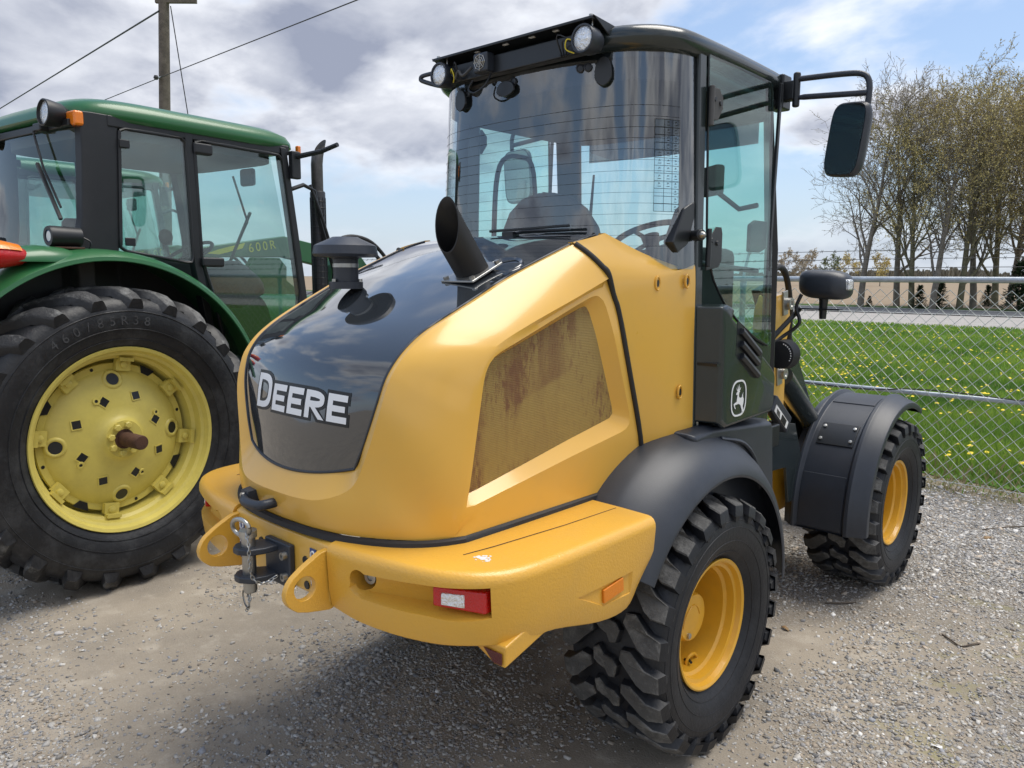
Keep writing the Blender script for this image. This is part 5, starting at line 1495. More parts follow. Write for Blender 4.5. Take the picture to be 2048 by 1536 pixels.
# reversing alarm under the shelf
al = MB().box((-.135, -.325, 2.735), (.082, .05, .078)).build('reversing_alarm', 'dark_plastic', LD, bevel=0.010)
mb = MB()
for q in (.010, .020, .030): mb.tube([(-.135+q*math.cos(a), -.352, 2.735+q*math.sin(a)) for a in np.linspace(0, 2*PI, 9)], .0016, 4, False)
for a in np.linspace(0, PI, 5)[:-1]: mb.tube([(-.135+.033*math.cos(a), -.352, 2.735+.033*math.sin(a)), (-.135-.033*math.cos(a), -.352, 2.735-.033*math.sin(a))], .0014, 4)
mb.build('alarm_grille', 'steel', al, smooth=60)
MB().tube(cr([(-.20, -.33, 2.73), (-.24, -.345, 2.70), (-.27, -.34, 2.725), (-.30, -.33, 2.70)], 5), .006, 6).build('alarm_cable', 'interior_grey', al, smooth=60)
MB().tube(cr([(-.10, -.32, 2.69), (-.11, -.345, 2.64), (-.17, -.345, 2.62), (-.22, -.33, 2.645), (-.20, -.32, 2.68)], 5), .004, 6).build('loop_cable', 'cab_black', al, smooth=60)

MB().tube(cr([(-.40, -.25, 2.776), (-.52, -.25, 2.776), (-.60, -.25, 2.775), (-.615, -.25, 2.764), (-.60, -.25, 2.752), (-.50, -.25, 2.718), (-.40, -.25, 2.695)], 5), .010, 8).build('shelf_guard_bar', 'dark_plastic', LD, smooth=60)
# posts, sills, door
for sgn in (1, -1):
    # B post strip
    MB().loft([[Vector((x*sgn, y, z)) for x, y in ((.626, .062), (.640, .064), (.640, .118), (.60, .125), (.58, .10))] for z in (2.735,)]+[[Vector(((x+.030)*sgn, y, z)) for x, y in ((.626, .062), (.640, .064), (.640, .118), (.60, .125), (.58, .10))] for z in (1.20,)], True, True).build('door_post', 'dark_paint', LD, bevel=0.006)
    # A post
    MB().loft([[Vector((x*sgn, y, 2.72)) for x, y in ((.53, .85), (.61, .72), (.625, .74), (.56, .88))], [Vector((x*sgn, y, 2.0)) for x, y in ((.55, .90), (.63, .80), (.655, .82), (.58, .94))],
               [Vector((x*sgn, y, 1.30)) for x, y in ((.55, .92), (.63, .82), (.66, .84), (.58, .96))]], True, True).build('front_post', 'cab_black', LD, bevel=0.006)
    # roof rail inside
    MB().tube([(.605*sgn, .10, 2.665), (.60*sgn, .80, 2.645)], .028, 8).build('roof_rail', 'cab_black', LD, smooth=50)
    # door glass, frameless, cut along the lower front diagonal
    dp = [(.125, 2.728), (.70, 2.715), (.735, 2.1), (.755, 1.55), (.60, 1.60), (.43, 1.68), (.30, 1.76), (.20, 1.86), (.155, 1.95), (.140, 2.05)]
    def dx_(z): return .641+.030*(2.735-z)/1.5
    poly = [Vector((dx_(z)*sgn, y, z)) for y, z in dp]
    dg_ = MB().prism(poly, (.006*sgn, 0, 0)).build('door_glass', 'door_glass', LD, smooth=0)
    edge = poly+[poly[0]]
    MB().tube(resample(edge, 60), 0.0055, 6, False).build('glass_edge', 'cab_black', dg_, smooth=60)
    MB().box(((dx_(2.1)+.004)*sgn, .728, 2.15), (.012, .020, 1.15), Matrix.Rotation(-.047, 3, 'X')).build('edge_trim', 'cab_black', dg_, bevel=0.002)
    # hinges
    for zc_, lo in ((2.53, 0), (1.985, 1)):
        hb = MB(); hb.lathe([(-.075, .011), (.075, .011)], ((dx_(zc_)+.016)*sgn, .128, zc_), (0, 0, 1), 12, True)
        pl_ = [(.12, -.055), (.12, .07), (.19, .075), (.225, .045), (.225, .0), (.19, -.045)] if not lo else [(.12, -.09), (.12, .02), (.19, .085), (.235, .085), (.245, .06), (.245, -.05), (.22, -.075)]
        hb.prism([Vector(((dx_(zc_)+.008)*sgn, y, zc_+z)) for y, z in pl_], (.006*sgn, 0, 0))
        ho = hb.build('hinge', 'interior_grey' if not lo else 'cab_black', LD, bevel=0.003)
        for y_, dz in ((.155, .03), (.20, .02)):
            MB().lathe([(0, .011), (.006, .009), (.006, 0)], ((dx_(zc_)+.014)*sgn, y_, zc_+dz), (sgn, 0, 0), 12).build('hinge_bolt', 'cab_black', ho, smooth=30)
    # hold-open bumper on the rear corner
    mb = MB().prism([Vector((.60*sgn, y, z)) for y, z in ((-.06, 1.96), (-.10, 2.00), (-.02, 2.13), (.05, 2.16), (.06, 2.10), (.02, 2.0))], (.045*sgn, 0, 0))
    mb.tube([(.65*sgn, .05, 2.03), (.70*sgn, .02, 2.03)], .022, 12)
    bo = mb.build('door_catch', 'cab_black', LD, bevel=0.006)
    MB().lathe([(0, .014), (.01, .012), (.02, .004), (.022, 0)], (.70*sgn, .02, 2.03), (.86*sgn, -.5, 0), 12).build('catch_stud', 'steel', bo, smooth=40)
    # inside door latch, grab rail
    mb = MB(); mb.prism([Vector(((dx_(2.0)-.012)*sgn, y, z)) for y, z in ((.55, 2.10), (.55, 1.98), (.66, 1.98), (.72, 2.0), (.72, 2.12), (.60, 2.12))], (-.02*sgn, 0, 0))
    mb.build('door_latch', 'cab_black', LD, bevel=0.008)
    MB().tube(cr([(.60*sgn, .15, 1.93), (.605*sgn, .35, 1.915), (.60*sgn, .72, 1.90)], 4), .012, 8).build('grab_rail', 'cab_black', LD, smooth=60)
    MB().tube(cr([(.56*sgn, .18, 1.5), (.56*sgn, .18, 2.1), (.56*sgn, .22, 2.42), (.55*sgn, .36, 2.48), (.54*sgn, .46, 2.40), (.54*sgn, .48, 1.9)], 5), .013, 8).build('handrail', 'cab_black', LD, smooth=60) if sgn < 0 else None
    # lower cab skin
    MB().loft([[Vector((x*sgn, y, z)) for x, y in ((.50, .09), (.62, .10), (.655, .30), (.655, .80), (.55, .93))] for z in (1.10, 1.62)], True, True).build('cab_sill', 'dark_paint', LD, bevel=0.01)
# front glass and its frame
MB().grid([[Vector((x, .90+.06*(1-(x/.58)**2)-.05*(z-2.0), z)) for x in np.linspace(-.60, .60, 13)] for z in (1.40, 2.0, 2.68)]).build('windscreen', 'door_glass', LD, smooth=60)
MB().box((0, .90, 2.69), (1.1, .10, .12)).build('windscreen_header', 'cab_black', LD, bevel=0.02)
MB().box((0, .40, 1.27), (1.2, .98, .05)).build('cab_floor', 'interior_dark', LD)
MB().box((0, -.10, 1.60), (1.1, .22, .62)).build('rear_shelf', 'interior_dark', LD, bevel=0.02)
# sun blind strip at the top of the windscreen
MB().grid([[Vector((x, .875+.05*(1-(x/.58)**2), z)) for x in np.linspace(-.5, .5, 9)] for z in (2.50, 2.62)]).build('sun_blind', 'frit_glass', LD, smooth=60)
# seat, steering column, console, screen
st = MB()
st.loft([[Vector((-.07+w_*math.cos(a), (y0+y1)/2+(y1-y0)/2*math.sin(a), z)) for a in np.linspace(0, 2*PI, 25)[:-1]] for z, w_, y0, y1 in
         ((1.50, .26, .02, .20), (1.72, .29, .0, .17), (1.95, .30, -.03, .13), (2.08, .275, -.05, .10), (2.16, .22, -.055, .08), (2.215, .14, -.05, .06), (2.235, .05, -.03, .03))], True, True)
seat = st.build('seat', 'seat_cloth', LD, smooth=60)
MB().box((-.07, .32, 1.62), (.5, .5, .14)).build('cushion', 'seat_cloth', seat, bevel=0.05, seg=4)
for s in (-.34, .22): MB().box((s, .30, 1.82), (.07, .34, .06)).build('armrest', 'interior_dark', seat, bevel=0.02)
MB().loft([[Vector((-.07+w_*math.cos(a), y0+.05*math.sin(a), z)) for a in np.linspace(0, 2*PI, 17)[:-1]] for z, w_, y0 in ((2.16, .06, .03), (2.24, .0005, .03))], True, True).build('seat_top', 'seat_cloth', seat, smooth=60)
swc = Vector((.10, .60, 2.06)); swn = Vector((0, -.45, .89)).normalized()
e1 = Vector((1, 0, 0)); e2 = swn.cross(e1)
sw = MB(); sw.tube([swc+(e1*math.cos(a)+e2*math.sin(a))*.185 for a in np.linspace(0, 2*PI, 41)], .015, 10, False)
for a in (.5, 2.6, 4.7): sw.tube([swc-swn*.02, swc+(e1*math.cos(a)+e2*math.sin(a))*.18], .012, 8)
sw.lathe([(-.03, .04), (.01, .045), (.015, 0)], swc, swn, 20)
swo = sw.build('steering_wheel', 'interior_dark', LD, smooth=50)
MB().tube([swc, swc-swn*.3, (.10, .80, 1.4)], .035, 10).build('steering_column', 'interior_dark', swo, smooth=60)
MB().loft([[Vector((.10+w_*math.cos(a), .70+.10*math.sin(a), z)) for a in np.linspace(0, 2*PI, 17)[:-1]] for z, w_ in ((1.3, .16), (1.9, .15), (2.0, .12))], True, True).build('dash_console', 'interior_dark', LD, smooth=50)
mon = MB().box((.44, .56, 2.30), (.16, .05, .13), Matrix.Rotation(-.6, 3, 'Z')).build('monitor', 'interior_grey', LD, bevel=0.012)
MB().tube([(.46, .59, 2.25), (.52, .68, 2.18), (.57, .76, 2.2)], .012, 8).build('monitor_stalk', 'cab_black', mon, smooth=60)
MB().box((.42, .42, 1.75), (.22, .5, .5)).build('right_console', 'interior_dark', LD, bevel=0.04)
ml_ = MB(); ml_.tube([(-.42, .78, 2.0), (-.40, .80, 2.42)], [.012, .006], 6); ml_.build('wiper_arm', 'cab_black', LD, smooth=60)

# mirrors
for sgn in (1, -1):
    b0 = Vector((.60*sgn, .83, 2.70))
    mb = MB(); mb.box(b0+Vector((.02*sgn, 0, 0)), (.07, .09, .15)); mb.box(b0+Vector((.075*sgn, -.01, .0)), (.05, .05, .085))
    mb.lathe([(-.075, .016), (.075, .016)], b0+Vector((.105*sgn, -.02, .0)), (0, 0, 1), 12, True)
    mo = mb.build('mirror_mount', 'cab_black', LD, bevel=0.008)
    top_ = [b0+Vector((.105*sgn, -.02, .045)), b0+Vector((.30*sgn, -.02, .035)), b0+Vector((.385*sgn, -.02, .022)), b0+Vector((.415*sgn, -.02, -.012)), b0+Vector((.418*sgn, -.02, -.08)), b0+Vector((.405*sgn, -.02, -.20)), b0+Vector((.395*sgn, -.02, -.28))]
    MB().tube(cr(top_, 5), .0125, 10).build('mirror_arm', 'dark_plastic', mo, smooth=60)
    MB().tube([b0+Vector((.105*sgn, -.02, -.035)), b0+Vector((.14*sgn, -.02, -.036)), b0+Vector((.412*sgn, -.02, -.058))], [.008, .0125, .0125], 10).build('mirror_brace', 'dark_plastic', mo, smooth=60)
    # mirror head
    mc = b0+Vector((.345*sgn, -.045, -.245)); rot = Matrix.Rotation(-.28*sgn, 3, 'Z') @ Matrix.Rotation(.10*sgn, 3, 'Y') @ Matrix.Rotation(-.06, 3, 'X')
    def rr_(w_, h_, d_, e_=5): return [mc+rot @ Vector((w_*math.copysign(abs(math.cos(a))**(2/e_), math.cos(a)), d_, h_*math.copysign(abs(math.sin(a))**(2/e_), math.sin(a)))) for a in np.linspace(0, 2*PI, 33)[:-1]]
    mh = MB().loft([rr_(.083, .148, -.012), rr_(.09, .155, 0), rr_(.09, .155, .02), rr_(.075, .138, .05), rr_(.05, .10, .062)], True, True).build('mirror_head', 'dark_plastic', LD, smooth=50)
    MB().add(rr_(.080, .145, -.0135), [tuple(range(32))]).build('mirror_glass', 'mirror_face', mh, smooth=0)

# ---- dark side box with louvres and badge (right), plain twin on the left
for sgn in (1, -1):
    out_ = [(.060, 1.752), (.10, 1.762), (.135, 1.752), (.175, 1.715), (.585, 1.478), (.618, 1.45), (.628, 1.42), (.625, 1.30), (.60, 1.275), (.16, 1.262), (.06, 1.29)]
    XB = .762
    rings = [[Vector(((.60)*sgn, y, z)) for y, z in out_], [Vector((.752*sgn, .08+(y-.08)*1.0+(.045 if y < .14 else 0), z)) for y, z in out_],
             [Vector((XB*sgn, .31+(y-.31)*.94+(.05 if y < .14 else 0), 1.48+(z-1.48)*.955)) for y, z in out_]]
    bx_ = MB().loft(rings, True, True).build('side_box', 'dark_paint', LD, bevel=0.010, seg=3)
    # louvres
    for k in range(3):
        y0, z0 = .250+k*.006, 1.655-k*.052; L_ = (.205, .185, .185)[k]
        a_ = math.atan2(-.235, .40)
        p0 = Vector(((XB+.004)*sgn, y0, z0)); d_ = Vector((0, math.cos(a_), math.sin(a_))); u_ = Vector((0, -d_.z, d_.y))
        MB().loft([[p0+d_*t*L_+u_*q+Vector((x*sgn, 0, 0)) for q, x in ((-.017, -.006), (.014, -.006), (.012, .012), (-.004, .018), (-.016, .010))] for t in (0, .06, .94, 1)], True, True).build('louvre', 'cab_black', bx_, bevel=0.003)
    MB().prism([Vector(((XB-.002)*sgn, y, z)) for y, z in ((.225, 1.70), (.47, 1.545), (.46, 1.475), (.40, 1.47), (.22, 1.555))], (.003*sgn, 0, 0)).build('louvre_recess', 'cab_black', bx_)
    MB().box((.70*sgn, .105, 1.525), (.11, .05, .012)).build('box_groove', 'cab_black', bx_)
    # badge: shield with a leaping deer
    by, bz = .262, 1.375
    def bp(u, v, x=.0): return Vector(((XB+x)*sgn, by+u*sgn, bz+v))
    W_, H_ = .068, .076
    def shield(s, n=40):
        o_ = []
        for a in np.linspace(0, 2*PI, n+1)[:-1]:
            e = 3.4; u = W_*math.copysign(abs(math.cos(a))**(2/e), math.cos(a)); v = H_*math.copysign(abs(math.sin(a))**(2/e), math.sin(a))
            u *= 1-.16*(abs(v)/H_)**3
            o_.append((u*(1-s/W_), v*(1-s/H_)))
        return o_
    o1, o2 = shield(0), shield(.0075)
    MB().ringplate([bp(*p, .0015) for p in o1], [bp(*p, .0015) for p in o2], (.0012*sgn, 0, 0)).build('badge_rim', 'white_decal', bx_)
    deer = [(.030, -.064), (.034, -.050), (.029, -.038), (.033, -.024), (.034, -.008), (.029, .001), (.027, .012), (.030, .020), (.024, .012), (.021, .001), (.010, -.001), (.002, .004), (-.001, .014), (.002, .024), (.007, .027), (.003, .031), (.008, .036), (.012, .044),
            (.006, .038), (.001, .034), (.003, .046), (.000, .058), (-.001, .046), (-.004, .036), (-.006, .034), (-.006, .046), (-.010, .055), (-.009, .044), (-.009, .034), (-.014, .038), (-.018, .046), (-.016, .036), (-.009, .028), (-.014, .025), (-.019, .019), (-.017, .015), (-.010, .017),
            (-.010, .008), (-.013, -.004), (-.014, -.014), (-.024, -.017), (-.033, -.022), (-.030, -.032), (-.022, -.043), (-.019, -.041), (-.025, -.030), (-.024, -.025), (-.014, -.025), (-.004, -.023), (.006, -.026), (.015, -.033), (.019, -.044), (.024, -.052), (.026, -.063)]
    MB().prism([bp(u*1.3, v, .0015) for u, v in deer], (.0012*sgn, 0, 0)).build('leaping_deer', 'white_decal', bx_)
    # tank and step moulding below the box
    tk = [(-.05, 1.262), (.10, 1.272), (.60, 1.232), (.685, 1.225), (.70, 1.20), (.745, .86), (.72, .62), (.52, .60), (.30, .80), (.0, .95)]
    MB().loft([[Vector((.42*sgn, y, z)) for y, z in tk], [Vector((.70*sgn, y, z)) for y, z in tk], [Vector((.735*sgn, .35+(y-.35)*.95, .95+(z-.95)*.95)) for y, z in tk]], True, True).build('tank', 'dark_plastic', LD, bevel=0.015, seg=3)
    MB().tube(cr([(.738*sgn, .17, 1.215), (.742*sgn, .37, 1.165), (.742*sgn, .50, 1.06), (.738*sgn, .56, .93)], 5), .010, 6).build('tank_rib', 'dark_plastic', LD, smooth=60)
    MB().tube([(.66*sgn, .10, 1.30), (.66*sgn, .10, 1.255)], .012, 8).build('box_stud', 'steel', LD)
    # front frame, tower, arm, cylinder
    tw = [(1.16, 1.02), (1.20, 1.45), (1.22, 1.70), (1.27, 1.775), (1.36, 1.785), (1.42, 1.74), (1.455, 1.62), (1.40, 1.50), (1.42, 1.30), (1.42, 1.16), (1.20, 1.16)]
    MB().prism([Vector((.36*sgn, y, z)) for y, z in tw], (.11*sgn, 0, 0)).build('tower_plate', 'loader_yellow', LD, bevel=0.008)
    am = [(1.30, 1.80), (1.42, 1.83), (1.58, 1.74), (1.66, 1.66), (2.20, .98), (2.75, .62), (3.02, .58), (3.05, .42), (2.78, .40), (2.2, .62), (1.82, .98), (1.50, 1.50)]
    ar = MB().prism([Vector((.30*sgn, y, z)) for y, z in am], (.055*sgn, 0, 0)).build('lift_arm', 'dark_paint', LD, bevel=0.008)
    for (y_, z_, r_0) in ((1.365, 1.735, .032), (1.335, 1.36, .03)):
        pl_ = MB().box((.474*sgn, y_-.012, z_), (.012, .06, .13), Matrix.Rotation(.15, 3, 'X')).build('pin_plate', 'steel', LD, bevel=0.004)
        MB().lathe([(0, r_0), (.022, r_0), (.022, .016), (.016, .012), (.016, 0)], (.48*sgn, y_+.012, z_-.004), (sgn, 0, 0), 20).build('pin_head', 'steel', pl_, smooth=30)
    MB().tube([(.415*sgn, 1.50, 1.32), (.415*sgn, 2.15, .86)], .062, 18).build('lift_cylinder', 'dark_paint', LD, smooth=40)
    MB().tube([(.415*sgn, 2.15, .86), (.40*sgn, 2.45, .66)], .030, 14).build('cylinder_rod', 'steel', LD, smooth=40)
    MB().prism([Vector((.44*sgn, y, z)) for y, z in ((1.18, 1.02), (1.30, 1.10), (1.62, 1.04), (1.75, .80), (1.72, .58), (1.58, .58), (1.52, .80), (1.22, .82))], (.02*sgn, 0, 0)).build('frame_bracket', 'dark_paint', LD, bevel=0.004)
    MB().tube(cr([(.47*sgn, 1.10, 1.78), (.47*sgn, 1.20, 1.91), (.46*sgn, 1.36, 1.90), (.44*sgn, 1.50, 1.72), (.42*sgn, 1.55, 1.5)], 6), .017, 8).build('hydraulic_hose', 'black_rubber', LD, smooth=60)
    # number lettering on the arm
    if sgn > 0:
        d_ = Vector((0, .52, -.85)).normalized(); u_ = Vector((0, .85, .52))
        def ap(s_, v_, x=.357): return Vector((x, 1.62, 1.66))+d_*s_+u_*(v_-.02)
        def apx(s_, v_): q = ap(s_, v_); q.x = .357; return q
        def bar(mb, a, b, t=.010):
            a = Vector(a); b = Vector(b); q = (b-a).normalized(); n_ = Vector((-q.y, q.x))*t/2
            mb.prism([apx(*p) for p in (a+n_, b+n_, b-n_, a-n_)], (.002, 0, 0))
        mb = MB()
        bar(mb, (.19, -.055), (.155, -.015)); bar(mb, (.155, -.015), (.155, -.030)); bar(mb, (.13, -.030), (.185, -.030))
        mb.build('arm_numeral', 'white_decal', ar, smooth=0)
        mb = MB(); bar(mb, (.215, -.055), (.215, -.005)); bar(mb, (.215, -.050), (.255, -.050)); mb.build('arm_letter', 'white_decal', ar, smooth=0)
        mb = MB(); bar(mb, (.055, -.045), (.075, -.012)); mb.build('arm_numeral', 'white_decal', ar, smooth=0)
        MB().lathe([(0, .022), (.006, .018), (.006, 0)], apx(.0, -.05), (1, 0, 0), 14).build('arm_cap', 'steel', ar)
# centre frame and articulation under the cab
MB().box((0, .35, .72), (.62, 1.5, .34)).build('rear_frame', 'rim_yellow', LD, bevel=0.02)
MB().box((0, 1.75, .62), (.62, 1.2, .36)).build('front_frame', 'rim_yellow', LD, bevel=0.02)
MB().tube([(0, 1.12, .42), (0, 1.12, 1.05)], .09, 18).build('pivot', 'cab_black', LD, smooth=40)
MB().box((0, 1.05, 1.05), (1.1, .30, .12)).build('pivot_bracket', 'cab_black', LD, bevel=0.01)
dmp = MB().box((.50, 1.28, 1.145), (.05, .26, .10), Matrix.Rotation(-.62, 3, 'X')).build('warning_plate_holder', 'dark_plastic', LD, bevel=0.012)
MB().box((.527, 1.26, 1.135), (.003, .20, .040), Matrix.Rotation(-.62, 3, 'X')).build('warning_label', 'paper', dmp)
MB().box((.5295, 1.285, 1.113), (.002, .07, .034), Matrix.Rotation(-.62, 3, 'X')).build('warning_print', 'black_decal', dmp)
mb = MB()
for k in range(4): mb.box((.5295, 1.215, 1.173-.008*k), (.002, .05, .003), Matrix.Rotation(-.62, 3, 'X'))
mb.build('label_lines', 'black_decal', dmp)
MB().prism([Vector((-.42, y, z)) for y, z in ((2.95, .15), (3.0, .72), (3.08, .72), (3.12, .18))], (.84, 0, 0)).build('quick_coupler', 'dark_paint', LD, bevel=0.01)
# front lamps on stalks
for sgn in (1, -1):
    c = Vector((.69*sgn, 1.32, 1.835))
    def lr(s_, y_, sx=.13, sz=.075): return [c+Vector((sx*s_*math.copysign(abs(math.cos(a))**.6, math.cos(a)), y_, sz*s_*math.copysign(abs(math.sin(a))**.6, math.sin(a))-.012*math.cos(a)*sgn)) for a in np.linspace(0, 2*PI, 25)[:-1]]
    hl = MB().loft([lr(.45, -.075), lr(.80, -.06), lr(.97, -.02), lr(1.0, .02), lr(.96, .06)], True, True).build('headlamp', 'dark_plastic', LD, smooth=50)
    MB().add(lr(.90, .061), [tuple(range(24))]).build('headlamp_lens', 'clear_lens', hl, smooth=0)
    MB().box(c+Vector((.113*sgn, -.005, .0)), (.045, .055, .055)).build('side_marker', 'clear_lens', hl, bevel=0.008)
    MB().tube([c+Vector((0, 0, -.06)), c+Vector((0, 0, -.175))], [.024, .017], 12).build('lamp_stem', 'cab_black', hl, smooth=40)
    br = MB(); br.box(c+Vector((-.02*sgn, 0, -.125)), (.22, .05, .008))
    br.tube([c+Vector((-.12*sgn, 0, -.125)), Vector((.50*sgn, 1.18, 1.57)), Vector((.47*sgn, 1.14, 1.48))], .014, 6)
    br.build('lamp_bracket', 'cab_black', hl, bevel=0.003)
    MB().tube(cr([c+Vector((-.10*sgn, -.04, -.05)), c+Vector((-.12*sgn, -.05, -.12)), c+Vector((-.10*sgn, -.05, -.20)), c+Vector((-.17*sgn, -.08, -.27)), Vector((.49*sgn, 1.16, 1.52))], 5), .010, 8).build('lamp_cable', 'cab_black', hl, smooth=60)
    dr = MB().lathe([(-.05, .05), (-.045, .072), (.03, .078), (.04, .07), (.04, 0)], (.545*sgn, 1.20, 1.475), (0, 1, 0), 28, False)
    dr.lathe([(-.05, 0), (-.05, .05)], (.545*sgn, 1.20, 1.475), (0, 1, 0), 28)
    do = dr.build('horn_drum', 'black_rubber', LD, smooth=40)
    mb = MB()
    for k in range(9):
        a = rad(-25+k*12)
        mb.sphere((.545*sgn+.060*math.cos(a)*sgn, 1.149, 1.475+.060*math.sin(a)), .0034, 6, 4)
    mb.build('drum_dots', 'white_decal', do, smooth=60)
# ============================================================ THE GREEN TRACTOR (own frame: x right, y forward, origin under its rear axle)
TR_YAW = 0.12839
TR = empty('farm_tractor', (-3.540, -1.035, 0.0), TR_YAW)
WS = 1.03        # wheel size
tag(TR, 'green farm tractor with yellow wheels and glazed cab, left of the loader', 'tractor', 'green tractors parked in a row')
RZ = .890
# big rear wheel
def tyre_tractor():
    prof = [(.200, .540), (.212, .560), (.235, .60), (.252, .66), (.255, .72), (.246, .77), (.225, .805), (.18, .825), (.09, .838), (0, .842)]
    prof = prof+[(-a, r) for a, r in reversed(prof[:-1])]
    mb = MB().lathe(prof, (0, 0, 0), (1, 0, 0), 96)
    def P(a, s, r): t = s/.86; return Vector((a, r*math.cos(t), r*math.sin(t)))
    NL = 23; pitch = 2*PI*.86/NL
    def rt(a): return .884-.9*max(0, abs(a)-.15)**1.45
    for i in range(NL):
        for s in (1, -1):
            s0 = (i+(0 if s > 0 else .5))*pitch
            secs = []
            for t in np.linspace(0, 1, 9):
                a = .262-t*.285
                sc = s0+.012+.225*t**1.12
                w_ = .050+.012*(1-t)
                low = .80 if t < .12 else .828
                top_ = rt(a)
                if t == 0: top_ = .818; low = .765; w_ = .044
                elif t < .13: top_ = .850; low = .79
                secs.append([P(s*(a-.012 if t < .13 else a), sc-w_*1.15, low), P(s*a, sc-w_*.78, top_-.012), P(s*a, sc-w_*.55, top_), P(s*a, sc+w_*.55, top_), P(s*a, sc+w_*.78, top_-.012), P(s*(a-.012 if t < .13 else a), sc+w_*1.15, low)])
            n = 6
            for q in range(len(secs)-1):
                for k in range(n-1):
                    mb.mi = 1 if k in (1, 2, 3) else 0
                    mb.add([secs[q][k], secs[q][k+1], secs[q+1][k+1], secs[q+1][k]], [(0, 1, 2, 3)])
            mb.mi = 0
            mb.add(secs[0], [tuple(range(6))]); mb.add(secs[-1], [tuple(range(6))])
    for rr, aa in ((.585, .229), (.645, .2495), (.745, .2515)):
        for s in (1, -1): mb.tube([(s*aa, rr*math.cos(t), rr*math.sin(t)) for t in np.linspace(0, 2*PI, 97)], .0035, 5, False)
    return mb.mesh('tyre', ['old_tyre', 'old_tread'], 40, merge=0.0005)
def rim_tractor():
    prof = [(.19, .535), (.205, .542), (.212, .538), (.205, .520), (.175, .508), (.165, .492), (.115, .486), (.10, .468), (.02, .462), (-.01, .455), (-.02, .43), (-.1, .425), (-.18, .47), (-.205, .54), (-.19, .535)]
    return MB().lathe(prof, (0, 0, 0), (1, 0, 0), 96).mesh('wheel', 'tractor_yellow', 35)
def disc_tractor():
    mb = MB().lathe([(.035, .440), (.050, .436), (.050, .400), (.062, .385), (.085, .33), (.108, .26), (.122, .19), (.130, .14), (.150, .118), (.166, .108), (.168, .0)], (0, 0, 0), (1, 0, 0), 80)
    mb.lathe([(.035, .440), (.020, .43), (.03, .3)], (0, 0, 0), (1, 0, 0), 80)
    return mb.mesh('wheel_disc', 'tractor_yellow', 35)
def disc_x(r): return float(np.interp(r, [.108, .118, .14, .19, .26, .33, .385, .40, .44], [.166, .150, .130, .122, .108, .085, .062, .050, .050]))
t_me, r_me, d_me = tyre_tractor(), rim_tractor(), disc_tractor()
clamp = MB(); clamp.box((.072, 0, .435), (.034, .085, .085)); clamp.box((.09, 0, .462), (.07, .085, .022)); clamp_me = clamp.mesh('rim_clamp', 'tractor_yellow', 30)
cb_me = MB().lathe([(.085, .022), (.098, .020), (.102, .010), (.103, 0)], (0, 0, .43), (1, 0, 0), 14).mesh('clamp_bolt', 'tractor_yellow', 40)
sq = MB(); sq.box((0, 0, 0), (.004, .046, .046)); sq_me = sq.mesh('square_hole', 'cab_black', 0)
fr = MB().ringplate([Vector((0, a, b)) for a, b in ((-.029, -.029), (.029, -.029), (.029, .029), (-.029, .029))], [Vector((0, a, b)) for a, b in ((-.023, -.023), (.023, -.023), (.023, .023), (-.023, .023))], (.005, 0, 0))
fr_me = fr.mesh('hole_frame', 'tractor_yellow', 0)
ov_me = MB().lathe([(0, .036), (.002, .036), (.002, 0)], (0, 0, 0), (1, 0, 0), 20).mesh('hand_hole', 'cab_black', 30)
ovf_me = MB().lathe([(-.006, .062), (.006, .056), (.010, .046), (.006, .037), (-.004, .034)], (0, 0, 0), (1, 0, 0), 24).mesh('hand_hole_rim', 'tractor_yellow', 50)
nt_me = MB().lathe([(0, .021), (.016, .021), (.020, .016), (.020, 0)], (0, 0, 0), (1, 0, 0), 6).mesh('hub_bolt', 'tractor_yellow', 20)
sh_me = MB().lathe([(.12, .058), (.168, .058), (.169, .042), (.345, .042), (.352, .038), (.352, .0)], (0, 0, 0), (1, 0, 0), 28).mesh('axle_shaft', 'rust', 35)
sm_me = MB().lathe([(0, .022), (.008, .02), (.008, .010), (.002, .009), (.002, 0)], (0, 0, 0), (1, 0, 0), 16).mesh('tapped_boss', 'tractor_yellow', 40)
dk_me = MB().lathe([(.0, .010), (.001, 0)], (0, 0, 0), (1, 0, 0), 12).mesh('bolt_hole', 'cab_black', 0)
def gap_me():
    return MB().prism([Vector((.053, math.sin(t)*r, math.cos(t)*r)) for t, r in [(t, .448) for t in np.linspace(-.11, .11, 9)]+[(t, .405) for t in np.linspace(.06, -.06, 5)]], (.002, 0, 0)).mesh('disc_notch', 'cab_black', 0)
g_me = gap_me()
